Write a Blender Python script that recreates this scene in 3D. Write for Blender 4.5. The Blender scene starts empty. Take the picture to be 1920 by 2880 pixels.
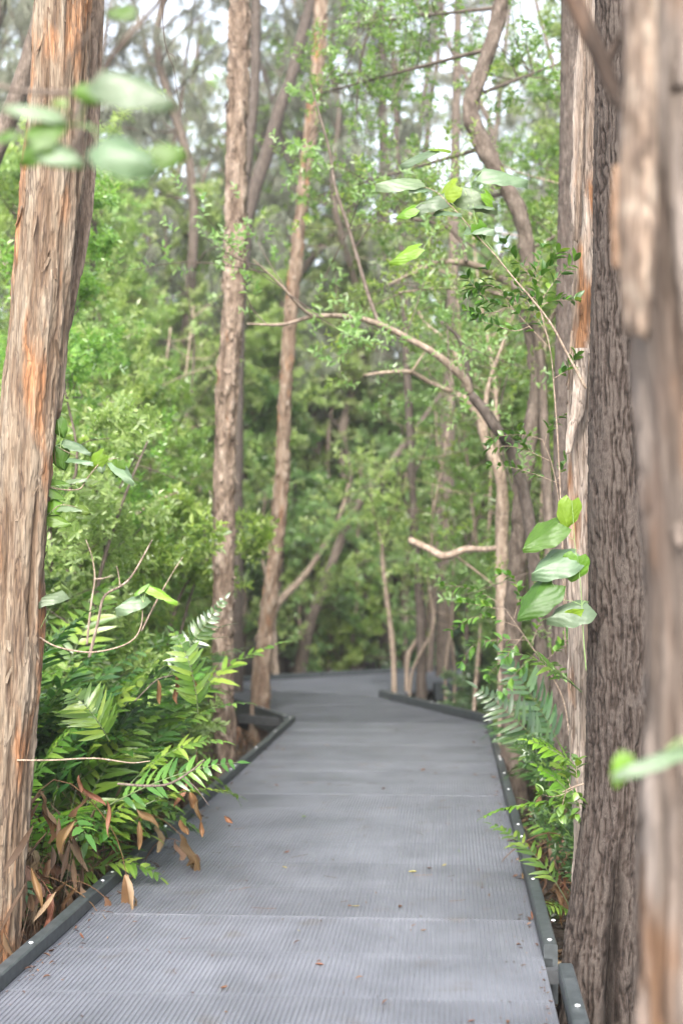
import bpy, math, random
import numpy as np
from mathutils import Vector, Matrix, Euler

R = math.radians
rng = np.random.default_rng(11)
random.seed(11)
SC = bpy.context.scene
COL = SC.collection

# ------------------------------------------------------------------ camera, world, sun, exposure
F = 4000.0                      # focal length in pixels of the 1920x2880 frame (50 mm on 24x36)
CAM_Z = 1.5
TH = math.atan(187.0 / F)       # slight upward pitch, horizon a bit below the middle
cd = bpy.data.cameras.new("camera")
cam = bpy.data.objects.new("camera", cd)
COL.objects.link(cam)
cd.sensor_fit = 'VERTICAL'
cd.sensor_height = 36.0
cd.sensor_width = 24.0
cd.lens = 50.0
cd.clip_start = 0.05
cd.clip_end = 2000.0
cam.location = (0, 0, CAM_Z)
cam.rotation_euler = (R(90) + TH, 0, 0)
cd.dof.use_dof = True
cd.dof.focus_distance = 5.9
cd.dof.aperture_fstop = 2.0
SC.camera = cam

SUN_EL, SUN_ROT = R(40), R(188)
w = bpy.data.worlds.new("World")
SC.world = w
w.use_nodes = True
nt = w.node_tree
bg = nt.nodes["Background"]
sky = nt.nodes.new("ShaderNodeTexSky")
sky.sky_type = 'NISHITA'
sky.sun_disc = False
sky.sun_elevation = SUN_EL
sky.sun_rotation = SUN_ROT
sky.air_density = 1.0
sky.dust_density = 4.0
sky.ozone_density = 1.0
hs = nt.nodes.new("ShaderNodeHueSaturation")      # thin overcast: the sky's blue mostly washed out
hs.inputs['Saturation'].default_value = 0.42
nt.links.new(sky.outputs[0], hs.inputs['Color'])
nt.links.new(hs.outputs[0], bg.inputs[0])
bg.inputs[1].default_value = 0.15
sd = bpy.data.lights.new("sun", 'SUN')
sd.energy = 1.5
sd.angle = R(28)
sd.color = (1.0, 0.96, 0.90)
so = bpy.data.objects.new("sun", sd)
COL.objects.link(so)
sdir = Vector((math.sin(SUN_ROT) * math.cos(SUN_EL), math.cos(SUN_ROT) * math.cos(SUN_EL), math.sin(SUN_EL)))
so.rotation_euler = sdir.to_track_quat('Z', 'Y').to_euler()
so.location = (0, 0, 20)
SC.view_settings.view_transform = 'Standard'
SC.view_settings.look = 'None'
SC.view_settings.exposure = 2.35
SC.view_settings.gamma = 1.0
SC.cycles.max_bounces = 10
SC.cycles.diffuse_bounces = 8
SC.cycles.glossy_bounces = 2
SC.cycles.transmission_bounces = 8
SC.cycles.use_denoising = True

# ------------------------------------------------------------------ maths helpers
def P(px, py, d):
    """point on the sight line of a photo pixel (1920x2880) at world distance y = d"""
    c, s = math.cos(TH), math.sin(TH)
    v = Vector((px - 960.0, c * F - s * (1440.0 - py), s * F + c * (1440.0 - py)))
    v *= d / v.y
    return Vector((v.x, v.y, v.z + CAM_Z))
KD = 1920.0 / 1568.0
def D(x, y, d):
    return P(x * KD, y * KD, d)
def G(px, py, z=0.0):
    a = P(px, py, 1.0)
    t = (z - CAM_Z) / (a.z - CAM_Z)
    return Vector((a.x * t, t, z))

def _hash(ix, iy, iz, seed):
    h = (ix * 374761393 + iy * 668265263 + iz * 2147483647 + seed * 974634777) & 0xffffffff
    h = ((h ^ (h >> 13)) * 1274126177) & 0xffffffff
    h = ((h ^ (h >> 16)) * 2246822519) & 0xffffffff
    return ((h ^ (h >> 15)) & 0xffffff) / float(0xffffff)
def vnoise(p, seed=0):
    p = np.asarray(p, dtype=np.float64)
    i = np.floor(p).astype(np.int64)
    f = p - i
    f = f * f * (3 - 2 * f)
    out = 0
    for dx in (0, 1):
        for dy in (0, 1):
            for dz in (0, 1):
                wgt = (f[..., 0] if dx else 1 - f[..., 0]) * (f[..., 1] if dy else 1 - f[..., 1]) * (f[..., 2] if dz else 1 - f[..., 2])
                out = out + wgt * _hash(i[..., 0] + dx, i[..., 1] + dy, i[..., 2] + dz, seed)
    return out
def fbm(p, o=4, seed=0):
    a, s, t = 0.5, 0.0, 0.0
    p = np.asarray(p, dtype=np.float64)
    for k in range(o):
        s = s + a * vnoise(p * (2.0 ** k), seed + k * 17)
        t += a
        a *= 0.5
    return s / t

def spline(pts, n):
    """Catmull-Rom through pts, n samples evenly by length"""
    p = np.array([list(q) for q in pts], dtype=float)
    if len(p) == 2:
        t = np.linspace(0, 1, n)[:, None]
        return p[0] * (1 - t) + p[1] * t
    q = np.vstack([2 * p[0] - p[1], p, 2 * p[-1] - p[-2]])
    out = []
    for i in range(1, len(q) - 2):
        for t in np.linspace(0, 1, 14, endpoint=False):
            a, b, c, d = q[i - 1], q[i], q[i + 1], q[i + 2]
            out.append(0.5 * ((2 * b) + (c - a) * t + (2 * a - 5 * b + 4 * c - d) * t * t + (3 * b - a - 3 * c + d) * t ** 3))
    out.append(p[-1])
    out = np.array(out)
    L = np.concatenate([[0], np.cumsum(np.linalg.norm(np.diff(out, axis=0), axis=1))])
    s = np.linspace(0, L[-1], n)
    return np.stack([np.interp(s, L, out[:, k]) for k in range(3)], 1)

def frames(c):
    t = np.gradient(c, axis=0)
    t /= np.linalg.norm(t, axis=1)[:, None] + 1e-12
    n = np.zeros_like(t)
    a = np.array([1.0, 0, 0]) if abs(t[0][0]) < 0.8 else np.array([0, 1.0, 0])
    v = a - t[0] * a.dot(t[0])
    n[0] = v / np.linalg.norm(v)
    for i in range(1, len(t)):
        v = n[i - 1] - t[i] * n[i - 1].dot(t[i])
        n[i] = v / (np.linalg.norm(v) + 1e-12)
    return t, n, np.cross(t, n)

# ------------------------------------------------------------------ mesh collector
class MB:
    def __init__(s):
        s.v, s.q, s.qm, s.t, s.tm, s.n = [], [], [], [], [], 0
        s.attr = []
    def add(s, v, quads=None, tris=None, mat=0, attr=None):
        v = np.asarray(v, dtype=np.float32).reshape(-1, 3)
        if quads is not None and len(quads):
            s.q.append(np.asarray(quads, dtype=np.int64) + s.n); s.qm.append(np.full(len(quads), mat))
        if tris is not None and len(tris):
            s.t.append(np.asarray(tris, dtype=np.int64) + s.n); s.tm.append(np.full(len(tris), mat))
        s.v.append(v); s.n += len(v)
        s.attr.append(np.zeros(len(v), np.float32) if attr is None else np.asarray(attr, np.float32).ravel())
    def box(s, c, e, rot=0.0, mat=0):
        """box centre c, full extents e, turned about z"""
        x, y, z = e[0] / 2, e[1] / 2, e[2] / 2
        v = np.array([[-x, -y, -z], [x, -y, -z], [x, y, -z], [-x, y, -z], [-x, -y, z], [x, -y, z], [x, y, z], [-x, y, z]])
        cs, sn = math.cos(rot), math.sin(rot)
        v = v @ np.array([[cs, sn, 0], [-sn, cs, 0], [0, 0, 1]]) + np.array(c)
        s.add(v, [[0, 3, 2, 1], [4, 5, 6, 7], [0, 1, 5, 4], [1, 2, 6, 5], [2, 3, 7, 6], [3, 0, 4, 7]], mat=mat)
    def tube(s, pts, rad, seg=6, n=None, mat=0, wob=0.0, cap=True):
        n = n or max(3, len(pts) * 4)
        c = spline(pts, n)
        r = np.interp(np.linspace(0, 1, n), np.linspace(0, 1, len(rad)), rad)
        _, a, b = frames(c)
        th = np.linspace(0, 2 * math.pi, seg, endpoint=False)
        rr = r[:, None] * np.ones(seg)
        if wob:
            ph = np.stack([np.cos(th)[None, :] * 1.2 + c[:, :1] * 3, np.sin(th)[None, :] * 1.2 + c[:, 1:2] * 3,
                           np.repeat(c[:, 2:3] * 6, seg, 1)], -1)
            rr = rr * (1 + wob * (fbm(ph, 3, s.n % 97) - .5) * 2)
        v = c[:, None, :] + rr[..., None] * (np.cos(th)[None, :, None] * a[:, None, :] + np.sin(th)[None, :, None] * b[:, None, :])
        i = np.arange(n - 1)[:, None] * seg
        j = np.arange(seg)[None, :]
        k = (j + 1) % seg
        q = np.stack([i + j, i + k, i + seg + k, i + seg + j], -1).reshape(-1, 4)
        v = v.reshape(-1, 3)
        if cap:
            v = np.vstack([v, c[:1], c[-1:]])
            m = n * seg
            t1 = np.stack([np.full(seg, m), k[0], j[0]], 1)
            t2 = np.stack([np.full(seg, m + 1), (n - 1) * seg + j[0], (n - 1) * seg + k[0]], 1)
            s.add(v, q, np.vstack([t1, t2]), mat=mat)
        else:
            s.add(v, q, mat=mat)
        return c
    def mesh(s, name, mats, smooth=True):
        v = np.vstack(s.v)
        m = bpy.data.meshes.new(name)
        nq = sum(len(x) for x in s.q); ntr = sum(len(x) for x in s.t)
        loops = np.concatenate([np.vstack(s.q).ravel() if nq else np.zeros(0, int), np.vstack(s.t).ravel() if ntr else np.zeros(0, int)])
        start = np.concatenate([np.arange(nq) * 4, nq * 4 + np.arange(ntr) * 3])
        tot = np.concatenate([np.full(nq, 4), np.full(ntr, 3)])
        mi = np.concatenate(s.qm + s.tm)
        m.vertices.add(len(v)); m.vertices.foreach_set("co", v.ravel())
        m.loops.add(len(loops)); m.loops.foreach_set("vertex_index", loops.astype(np.int32))
        m.polygons.add(nq + ntr)
        m.polygons.foreach_set("loop_start", start.astype(np.int32))
        m.polygons.foreach_set("loop_total", tot.astype(np.int32))
        m.polygons.foreach_set("material_index", mi.astype(np.int32))
        m.polygons.foreach_set("use_smooth", np.full(nq + ntr, smooth))
        at = np.concatenate(s.attr)
        if at.any():
            la = m.attributes.new("plate", 'FLOAT', 'POINT')
            la.data.foreach_set("value", at)
        m.update(calc_edges=True)
        for x in (mats if isinstance(mats, (list, tuple)) else [mats]):
            m.materials.append(x)
        return m
    def build(s, name, mats, parent=None, loc=None, smooth=True):
        return link(name, s.mesh(name, mats, smooth), parent, loc)

def link(name, data, parent=None, loc=None):
    o = bpy.data.objects.new(name, data)
    COL.objects.link(o)
    if parent: o.parent = parent
    if loc is not None: o.location = loc
    return o
def tag(o, label=None, cat=None, group=None, kind=None):
    if label: o["label"] = label
    if cat: o["category"] = cat
    if group: o["group"] = group
    if kind: o["kind"] = kind
    return o
def thing(name, label, cat, loc=(0, 0, 0), group=None, rz=0.0):
    o = bpy.data.objects.new(name, None)
    COL.objects.link(o)
    o.empty_display_size = 0.1
    o.location = loc
    o.rotation_euler = (0, 0, rz)
    return tag(o, label, cat, group)
def dup(root, loc, rot=(0, 0, 0), sc=1.0, label=None, group=None):
    r = root.copy(); COL.objects.link(r)
    r.location = loc; r.rotation_euler = rot; r.scale = (sc, sc, sc) if not hasattr(sc, '__len__') else sc
    if label: r["label"] = label
    if group: r["group"] = group
    for ch in list(root.children):
        c = ch.copy(); COL.objects.link(c); c.parent = r
        for g in ch.children:
            d = g.copy(); COL.objects.link(d); d.parent = c
    return r

# ------------------------------------------------------------------ materials
def newmat(name):
    m = bpy.data.materials.new(name); m.use_nodes = True
    n = m.node_tree; b = n.nodes["Principled BSDF"]
    return m, n, b
def N(nt_, t, **kw):
    x = nt_.nodes.new(t)
    for k, v in kw.items():
        if k.startswith('i_'): x.inputs[k[2:].replace('_', ' ')].default_value = v
        else: setattr(x, k, v)
    return x
def ramp(nt_, stops, interp='LINEAR'):
    x = nt_.nodes.new("ShaderNodeValToRGB")
    x.color_ramp.interpolation = interp
    e = x.color_ramp.elements
    e[0].position, e[0].color = stops[0][0], (*stops[0][1], 1)
    e[1].position, e[1].color = stops[-1][0], (*stops[-1][1], 1)
    for p, c in stops[1:-1]:
        q = e.new(p); q.color = (*c, 1)
    return x
def coords(nt_, scale=(1, 1, 1), out='Object'):
    tc = nt_.nodes.new("ShaderNodeTexCoord"); mp = nt_.nodes.new("ShaderNodeMapping")
    mp.inputs['Scale'].default_value = scale
    nt_.links.new(tc.outputs[out], mp.inputs[0])
    return mp
def bump(nt_, b, src, strength=.4, dist=.01):
    x = N(nt_, "ShaderNodeBump"); x.inputs['Strength'].default_value = strength; x.inputs['Distance'].default_value = dist
    nt_.links.new(src, x.inputs['Height']); nt_.links.new(x.outputs[0], b.inputs['Normal'])

def leafmat(name, stops, trans, rough=.38, tw=.46, spec=.8, spots=False):
    m, n, b = newmat(name)
    g = N(n, "ShaderNodeNewGeometry")
    r = ramp(n, stops)
    n.links.new(g.outputs['Random Per Island'], r.inputs[0])
    mp = coords(n)
    no = N(n, "ShaderNodeTexNoise"); no.inputs['Scale'].default_value = 22; no.inputs['Detail'].default_value = 3
    n.links.new(mp.outputs[0], no.inputs[0])
    hv = N(n, "ShaderNodeHueSaturation")
    mr = N(n, "ShaderNodeMapRange"); mr.inputs['To Min'].default_value = .72; mr.inputs['To Max'].default_value = 1.3
    n.links.new(no.outputs[0], mr.inputs[0])
    oi = N(n, "ShaderNodeObjectInfo")
    m1 = N(n, "ShaderNodeMapRange"); m1.inputs['To Min'].default_value = .78; m1.inputs['To Max'].default_value = 1.25
    n.links.new(oi.outputs['Random'], m1.inputs[0])
    mm = N(n, "ShaderNodeMath", operation='MULTIPLY'); n.links.new(mr.outputs[0], mm.inputs[0]); n.links.new(m1.outputs[0], mm.inputs[1]); n.links.new(mm.outputs[0], hv.inputs['Value'])
    wn = N(n, "ShaderNodeTexWhiteNoise", noise_dimensions='1D'); n.links.new(oi.outputs['Random'], wn.inputs['W'])
    m2 = N(n, "ShaderNodeMapRange"); m2.inputs['To Min'].default_value = .480; m2.inputs['To Max'].default_value = .526
    n.links.new(wn.outputs['Value'], m2.inputs[0]); n.links.new(m2.outputs[0], hv.inputs['Hue'])
    n.links.new(r.outputs[0], hv.inputs['Color'])
    n.links.new(hv.outputs[0], b.inputs['Base Color'])
    b.inputs['Roughness'].default_value = rough
    b.inputs['Specular IOR Level'].default_value = spec
    tr = N(n, "ShaderNodeBsdfTranslucent")
    mx = N(n, "ShaderNodeMixShader"); mx.inputs[0].default_value = tw
    mc = N(n, "ShaderNodeMix", data_type='RGBA', blend_type='MULTIPLY'); mc.inputs[0].default_value = 1
    n.links.new(hv.outputs[0], mc.inputs[6]); mc.inputs[7].default_value = (*trans, 1)
    n.links.new(mc.outputs[2], tr.inputs[0])
    n.links.new(b.outputs[0], mx.inputs[1]); n.links.new(tr.outputs[0], mx.inputs[2])
    n.links.new(mx.outputs[0], n.nodes["Material Output"].inputs[0])
    if spots:
        v = N(n, "ShaderNodeTexNoise"); v.inputs['Scale'].default_value = 60; v.inputs['Detail'].default_value = 2
        n.links.new(mp.outputs[0], v.inputs[0])
        bump(n, b, v.outputs[0], .5, .004)
    return m

M = {}
M['leaf'] = leafmat('small_leaf', [(0, (0.071, 0.130, 0.031)), (.35, (0.118, 0.190, 0.043)), (.7, (0.164, 0.245, 0.059)), (1, (0.225, 0.300, 0.085))], (1.9, 2.0, .9), .30)
M['leaf_dark'] = leafmat('dark_leaf', [(0, (.055, .10, .038)), (.6, (.085, .145, .045)), (1, (.13, .19, .06))], (1.5, 1.8, .8), .33)
M['leaf_light'] = leafmat('light_leaf', [(0, (0.131, 0.200, 0.064)), (.5, (0.187, 0.265, 0.090)), (1, (0.253, 0.330, 0.128))], (1.6, 1.8, .9), .40)
M['leaf_soft'] = leafmat('soft_leaf', [(0, (.07, .13, .07)), (.6, (.11, .18, .10)), (1, (.17, .24, .12))], (1.5, 1.8, .8), .36)
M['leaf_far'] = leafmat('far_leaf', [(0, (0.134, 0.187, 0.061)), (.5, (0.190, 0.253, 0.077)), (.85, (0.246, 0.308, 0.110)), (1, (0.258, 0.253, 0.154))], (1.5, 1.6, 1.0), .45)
M['needle'] = leafmat('needle', [(0, (.10, .11, .08)), (.5, (.15, .165, .12)), (1, (.21, .21, .165))], (1.2, 1.2, 1.0), .6, .3, .3)
M['fern'] = leafmat('fern_leaf', [(0, (.05, .11, .018)), (.4, (.08, .165, .022)), (.8, (.13, .22, .032)), (1, (.19, .28, .05))], (1.6, 1.7, .6), .30, .38, .7)
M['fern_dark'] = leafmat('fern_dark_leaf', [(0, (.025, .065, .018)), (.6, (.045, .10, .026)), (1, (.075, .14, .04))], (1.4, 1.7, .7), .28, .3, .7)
M['vine'] = leafmat('vine_leaf', [(0, (.065, .10, .055)), (1, (.085, .125, .065))], (1.6, 1.9, .6), .46, .25, .5, True)
M['vine_y'] = leafmat('vine_leaf_yellow', [(0, (.09, .18, .015)), (1, (.14, .23, .02))], (1.2, 1.3, .5), .42, .35, .4, True)
M['dead'] = leafmat('dead_leaf', [(0, (0.062, 0.028, 0.014)), (.4, (0.124, 0.059, 0.028)), (.8, (0.198, 0.105, 0.056)), (1, (0.236, 0.161, 0.105))], (1.2, 1.0, .7), .6, .25, .3)
M['litter'] = leafmat('litter_leaf', [(0, (.045, .025, .015)), (.5, (.10, .055, .033)), (.85, (.17, .10, .06)), (1, (.28, .19, .12))], (1.0, .9, .7), .7, .15, .3)

def barkmat(name, stops, orange=None, oamt=.5, zs=.12, sc=38, rough=.85, use_plate=True, bs=.5, bd=.006, dark=(.05, .035, .028)):
    m, n, b = newmat(name)
    mp = coords(n, (1, 1, zs))
    no = N(n, "ShaderNodeTexNoise"); no.inputs['Scale'].default_value = sc; no.inputs['Detail'].default_value = 7; no.inputs['Roughness'].default_value = .62
    n.links.new(mp.outputs[0], no.inputs[0])
    src = no.outputs[0]
    if use_plate:
        at = N(n, "ShaderNodeAttribute", attribute_name="plate")
        ad = N(n, "ShaderNodeMath", operation='MULTIPLY_ADD'); ad.inputs[1].default_value = .55
        n.links.new(at.outputs['Fac'], ad.inputs[0])
        m2 = N(n, "ShaderNodeMath", operation='MULTIPLY'); m2.inputs[1].default_value = .62
        n.links.new(no.outputs[0], m2.inputs[0]); n.links.new(m2.outputs[0], ad.inputs[2])
        src = ad.outputs[0]
    r = ramp(n, stops)
    n.links.new(src, r.inputs[0])
    colr = r.outputs[0]
    if orange:
        mp2 = coords(n, (1, 1, .22))
        n2 = N(n, "ShaderNodeTexNoise"); n2.inputs['Scale'].default_value = 7.5; n2.inputs['Detail'].default_value = 4
        n.links.new(mp2.outputs[0], n2.inputs[0])
        r2 = ramp(n, [(1 - oamt - .06, (0, 0, 0)), (1 - oamt + .03, (1, 1, 1))])
        n.links.new(n2.outputs[0], r2.inputs[0])
        mx = N(n, "ShaderNodeMix", data_type='RGBA'); 
        n.links.new(r2.outputs[0], mx.inputs[0]); n.links.new(colr, mx.inputs[6])
        ro = ramp(n, orange)
        n.links.new(no.outputs[0], ro.inputs[0]); n.links.new(ro.outputs[0], mx.inputs[7])
        colr = mx.outputs[2]
    # thin dark cracks between strips of bark
    mp3 = coords(n, (1, 1, .09))
    vo = N(n, "ShaderNodeTexVoronoi", feature='DISTANCE_TO_EDGE'); vo.inputs['Scale'].default_value = sc * .9
    wn = N(n, "ShaderNodeTexNoise"); wn.inputs['Scale'].default_value = 16; wn.inputs['Detail'].default_value = 4
    n.links.new(mp3.outputs[0], wn.inputs[0])
    va = N(n, "ShaderNodeMix", data_type='VECTOR'); va.inputs[0].default_value = .12
    n.links.new(mp3.outputs[0], va.inputs[4]); n.links.new(wn.outputs[1], va.inputs[5]); n.links.new(va.outputs[1], vo.inputs[0])
    rc = ramp(n, [(0.0, (1, 1, 1)), (.10, (0, 0, 0))])
    n.links.new(vo.outputs[0], rc.inputs[0])
    gate = ramp(n, [(.44, (0, 0, 0)), (.56, (1, 1, 1))]); n.links.new(wn.outputs[0], gate.inputs[0])
    mm = N(n, "ShaderNodeMath", operation='MULTIPLY'); n.links.new(rc.outputs[0], mm.inputs[0]); n.links.new(gate.outputs[0], mm.inputs[1])
    m3 = N(n, "ShaderNodeMath", operation='MULTIPLY'); m3.inputs[1].default_value = .75; n.links.new(mm.outputs[0], m3.inputs[0])
    mk = N(n, "ShaderNodeMix", data_type='RGBA'); n.links.new(m3.outputs[0], mk.inputs[0]); n.links.new(colr, mk.inputs[6]); mk.inputs[7].default_value = (*dark, 1)
    mpf = coords(n, (1, 1, .05 if zs < .25 else .2))
    fn = N(n, "ShaderNodeTexNoise"); fn.inputs['Scale'].default_value = sc * 5; fn.inputs['Detail'].default_value = 4
    n.links.new(mpf.outputs[0], fn.inputs[0])
    fr_ = N(n, "ShaderNodeMapRange"); fr_.inputs['From Min'].default_value = .3; fr_.inputs['From Max'].default_value = .7; fr_.inputs['To Min'].default_value = .55; fr_.inputs['To Max'].default_value = 1.4
    n.links.new(fn.outputs[0], fr_.inputs[0])
    fh = N(n, "ShaderNodeHueSaturation"); n.links.new(fr_.outputs[0], fh.inputs['Value']); n.links.new(mk.outputs[2], fh.inputs['Color'])
    n.links.new(fh.outputs[0], b.inputs['Base Color'])
    b.inputs['Roughness'].default_value = rough
    b.inputs['Specular IOR Level'].default_value = .2
    bump(n, b, no.outputs[0], bs, bd)
    return m
PAPER = [(.18, (0.022, 0.012, 0.007)), (.32, (0.058, 0.037, 0.022)), (.46, (0.098, 0.066, 0.044)), (.6, (0.133, 0.101, 0.072)), (.78, (0.166, 0.136, 0.104))]
ORNG = [(.3, (0.080, 0.035, 0.016)), (.5, (0.186, 0.091, 0.044)), (.7, (0.239, 0.141, 0.081))]
M['paper'] = barkmat('paperbark', PAPER, ORNG, .402)
M['paper_mid'] = barkmat('paperbark_brown', [(.18, (0.029, 0.019, 0.013)), (.34, (0.068, 0.047, 0.033)), (.5, (0.115, 0.083, 0.061)), (.66, (0.162, 0.122, 0.094)), (.82, (0.216, 0.176, 0.140))], ORNG, .30, zs=.3, sc=26)
M['paper_pale'] = barkmat('paperbark_pale', [(.15, (0.086, 0.054, 0.037)), (.4, (0.173, 0.130, 0.101)), (.6, (0.245, 0.202, 0.169)), (.85, (0.310, 0.266, 0.230))], ORNG, .40, bs=.3)
M['paper_orange'] = barkmat('paperbark_orange', [(.15, (0.050, 0.029, 0.019)), (.4, (0.115, 0.076, 0.052)), (.6, (0.166, 0.122, 0.090)), (.85, (0.216, 0.173, 0.137))], ORNG, .38)
M['rough'] = barkmat('rough_bark', [(.20, (0.005, 0.003, 0.003)), (.40, (0.017, 0.012, 0.009)), (.6, (0.033, 0.024, 0.020)), (.85, (0.051, 0.041, 0.035))], None, zs=.35, sc=120, bs=.6, bd=.003, dark=(0.006, 0.004, 0.004))
M['front'] = barkmat('weathered_bark', [(.2, (0.023, 0.015, 0.011)), (.4, (0.063, 0.047, 0.037)), (.6, (0.111, 0.091, 0.078)), (.85, (0.155, 0.133, 0.121))], [(.3, (0.044, 0.023, 0.012)), (.7, (0.111, 0.065, 0.039))], .40, zs=.2, sc=14)
M['bark_bg'] = barkmat('grey_bark', [(.25, (0.038, 0.028, 0.023)), (.5, (0.090, 0.071, 0.057)), (.75, (0.152, 0.123, 0.104))], None, zs=.3, sc=30, use_plate=False)
M['bark_dark'] = barkmat('dark_bark', [(.25, (0.026, 0.018, 0.016)), (.5, (0.063, 0.051, 0.043)), (.75, (0.115, 0.094, 0.082))], None, zs=.3, sc=40, use_plate=False)
M['bark_pale'] = barkmat('pale_bark', [(.25, (0.140, 0.096, 0.066)), (.5, (0.294, 0.223, 0.173)), (.75, (0.459, 0.383, 0.312))], None, zs=.4, sc=26, use_plate=False)
M['limb'] = barkmat('smooth_limb_bark', [(.25, (.10, .075, .055)), (.5, (.20, .155, .12)), (.75, (.30, .25, .20))], None, zs=.5, sc=30, use_plate=False)
M['twig'] = barkmat('twig_bark', [(.25, (0.096, 0.068, 0.048)), (.5, (0.200, 0.152, 0.116)), (.75, (0.320, 0.264, 0.208))], None, zs=1, sc=60, use_plate=False, bs=.2)

def mat_deck():
    m, n, b = newmat('grey_mesh_plastic')
    mp = coords(n); 
    no = N(n, "ShaderNodeTexNoise"); no.inputs['Scale'].default_value = 2.2; no.inputs['Detail'].default_value = 8; no.inputs['Roughness'].default_value = .65
    n.links.new(mp.outputs[0], no.inputs[0])
    r = ramp(n, [(.3, (.071, .076, .090)), (.5, (.098, .104, .123)), (.7, (.127, .134, .157))])
    n.links.new(no.outputs[0], r.inputs[0])
    g = N(n, "ShaderNodeObjectInfo")
    hv = N(n, "ShaderNodeHueSaturation"); mr = N(n, "ShaderNodeMapRange"); mr.inputs['To Min'].default_value = .88; mr.inputs['To Max'].default_value = 1.1
    n.links.new(g.outputs['Random'], mr.inputs[0]); n.links.new(mr.outputs[0], hv.inputs['Value']); n.links.new(r.outputs[0], hv.inputs['Color'])
    s = N(n, "ShaderNodeTexNoise"); s.inputs['Scale'].default_value = 5.0; s.inputs['Detail'].default_value = 5
    n.links.new(mp.outputs[0], s.inputs[0])
    rs = ramp(n, [(.60, (0, 0, 0)), (.72, (.55, .55, .55))]); n.links.new(s.outputs[0], rs.inputs[0])
    mx = N(n, "ShaderNodeMix", data_type='RGBA'); n.links.new(rs.outputs[0], mx.inputs[0]); n.links.new(hv.outputs[0], mx.inputs[6]); mx.inputs[7].default_value = (.075, .068, .066, 1)
    n.links.new(mx.outputs[2], b.inputs['Base Color'])
    b.inputs['Roughness'].default_value = .42
    b.inputs['Specular IOR Level'].default_value = .5
    f = N(n, "ShaderNodeTexNoise"); f.inputs['Scale'].default_value = 240; n.links.new(mp.outputs[0], f.inputs[0])
    bump(n, b, f.outputs[0], .35, .002)
    return m
M['deck'] = mat_deck()
def plain(name, c1, c2, sc=20, rough=.6, metal=0, spec=.5, bs=.2, bd=.003):
    m, n, b = newmat(name)
    mp = coords(n)
    no = N(n, "ShaderNodeTexNoise"); no.inputs['Scale'].default_value = sc; no.inputs['Detail'].default_value = 6
    n.links.new(mp.outputs[0], no.inputs[0])
    r = ramp(n, [(.32, c1), (.68, c2)]); n.links.new(no.outputs[0], r.inputs[0]); n.links.new(r.outputs[0], b.inputs['Base Color'])
    b.inputs['Roughness'].default_value = rough; b.inputs['Metallic'].default_value = metal
    b.inputs['Specular IOR Level'].default_value = spec
    bump(n, b, no.outputs[0], bs, bd)
    return m
M['under'] = plain('mesh_gap_shade', (.03, .03, .034), (.05, .05, .056), 8, .9)  # dark colour stands in for the shade seen through the mesh
M['kerb'] = plain('recycled_kerb', (.021, .026, .028), (.048, .055, .059), 26, .5)
M['beam'] = plain('dark_beam', (.02, .022, .024), (.05, .052, .055), 20, .7)
M['bolt'] = plain('steel_bolt', (.62, .62, .66), (.85, .85, .88), 60, .35, .6)
M['stem_g'] = plain('green_stem', (.10, .17, .05), (.16, .24, .08), 60, .5)
M['rachis'] = plain('fern_rachis', (.03, .05, .015), (.10, .13, .045), 40, .5)
def mat_ground():
    m, n, b = newmat('forest_soil')
    mp = coords(n)
    no = N(n, "ShaderNodeTexNoise"); no.inputs['Scale'].default_value = 5; no.inputs['Detail'].default_value = 12; no.inputs['Roughness'].default_value = .7
    n.links.new(mp.outputs[0], no.inputs[0])
    r = ramp(n, [(.3, (.022, .015, .011)), (.5, (.05, .034, .024)), (.68, (.10, .068, .047)), (.8, (.15, .11, .08))])
    n.links.new(no.outputs[0], r.inputs[0]); n.links.new(r.outputs[0], b.inputs['Base Color'])
    b.inputs['Roughness'].default_value = .9
    f = N(n, "ShaderNodeTexVoronoi"); f.inputs['Scale'].default_value = 26; n.links.new(mp.outputs[0], f.inputs[0])
    bump(n, b, f.outputs[0], .6, .03)
    return m
M['ground'] = mat_ground()

# ------------------------------------------------------------------ ground
GZ = -0.35
def gz(x, y):
    return GZ + 0.10 * (fbm(np.stack([np.asarray(x) * .5, np.asarray(y) * .5, np.zeros_like(np.asarray(x, float))], -1), 3, 5) - .5)
mb = MB()
xs = np.concatenate([[-300, -120, -50], np.linspace(-20, 20, 161), [50, 120, 300]])
ys = np.concatenate([[-200, -60, -20], np.linspace(-4, 44, 193), [70, 140, 400]])
X, Y = np.meshgrid(xs, ys)
Z = gz(X, Y)
nx = len(xs)
ii = np.arange(len(ys) - 1)[:, None] * nx + np.arange(nx - 1)[None, :]
mb.add(np.stack([X, Y, Z], -1), np.stack([ii, ii + 1, ii + nx + 1, ii + nx], -1).reshape(-1, 4))
tag(mb.build('ground', M['ground']), 'dark damp forest floor beside the boardwalk', 'ground', kind='structure')

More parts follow.
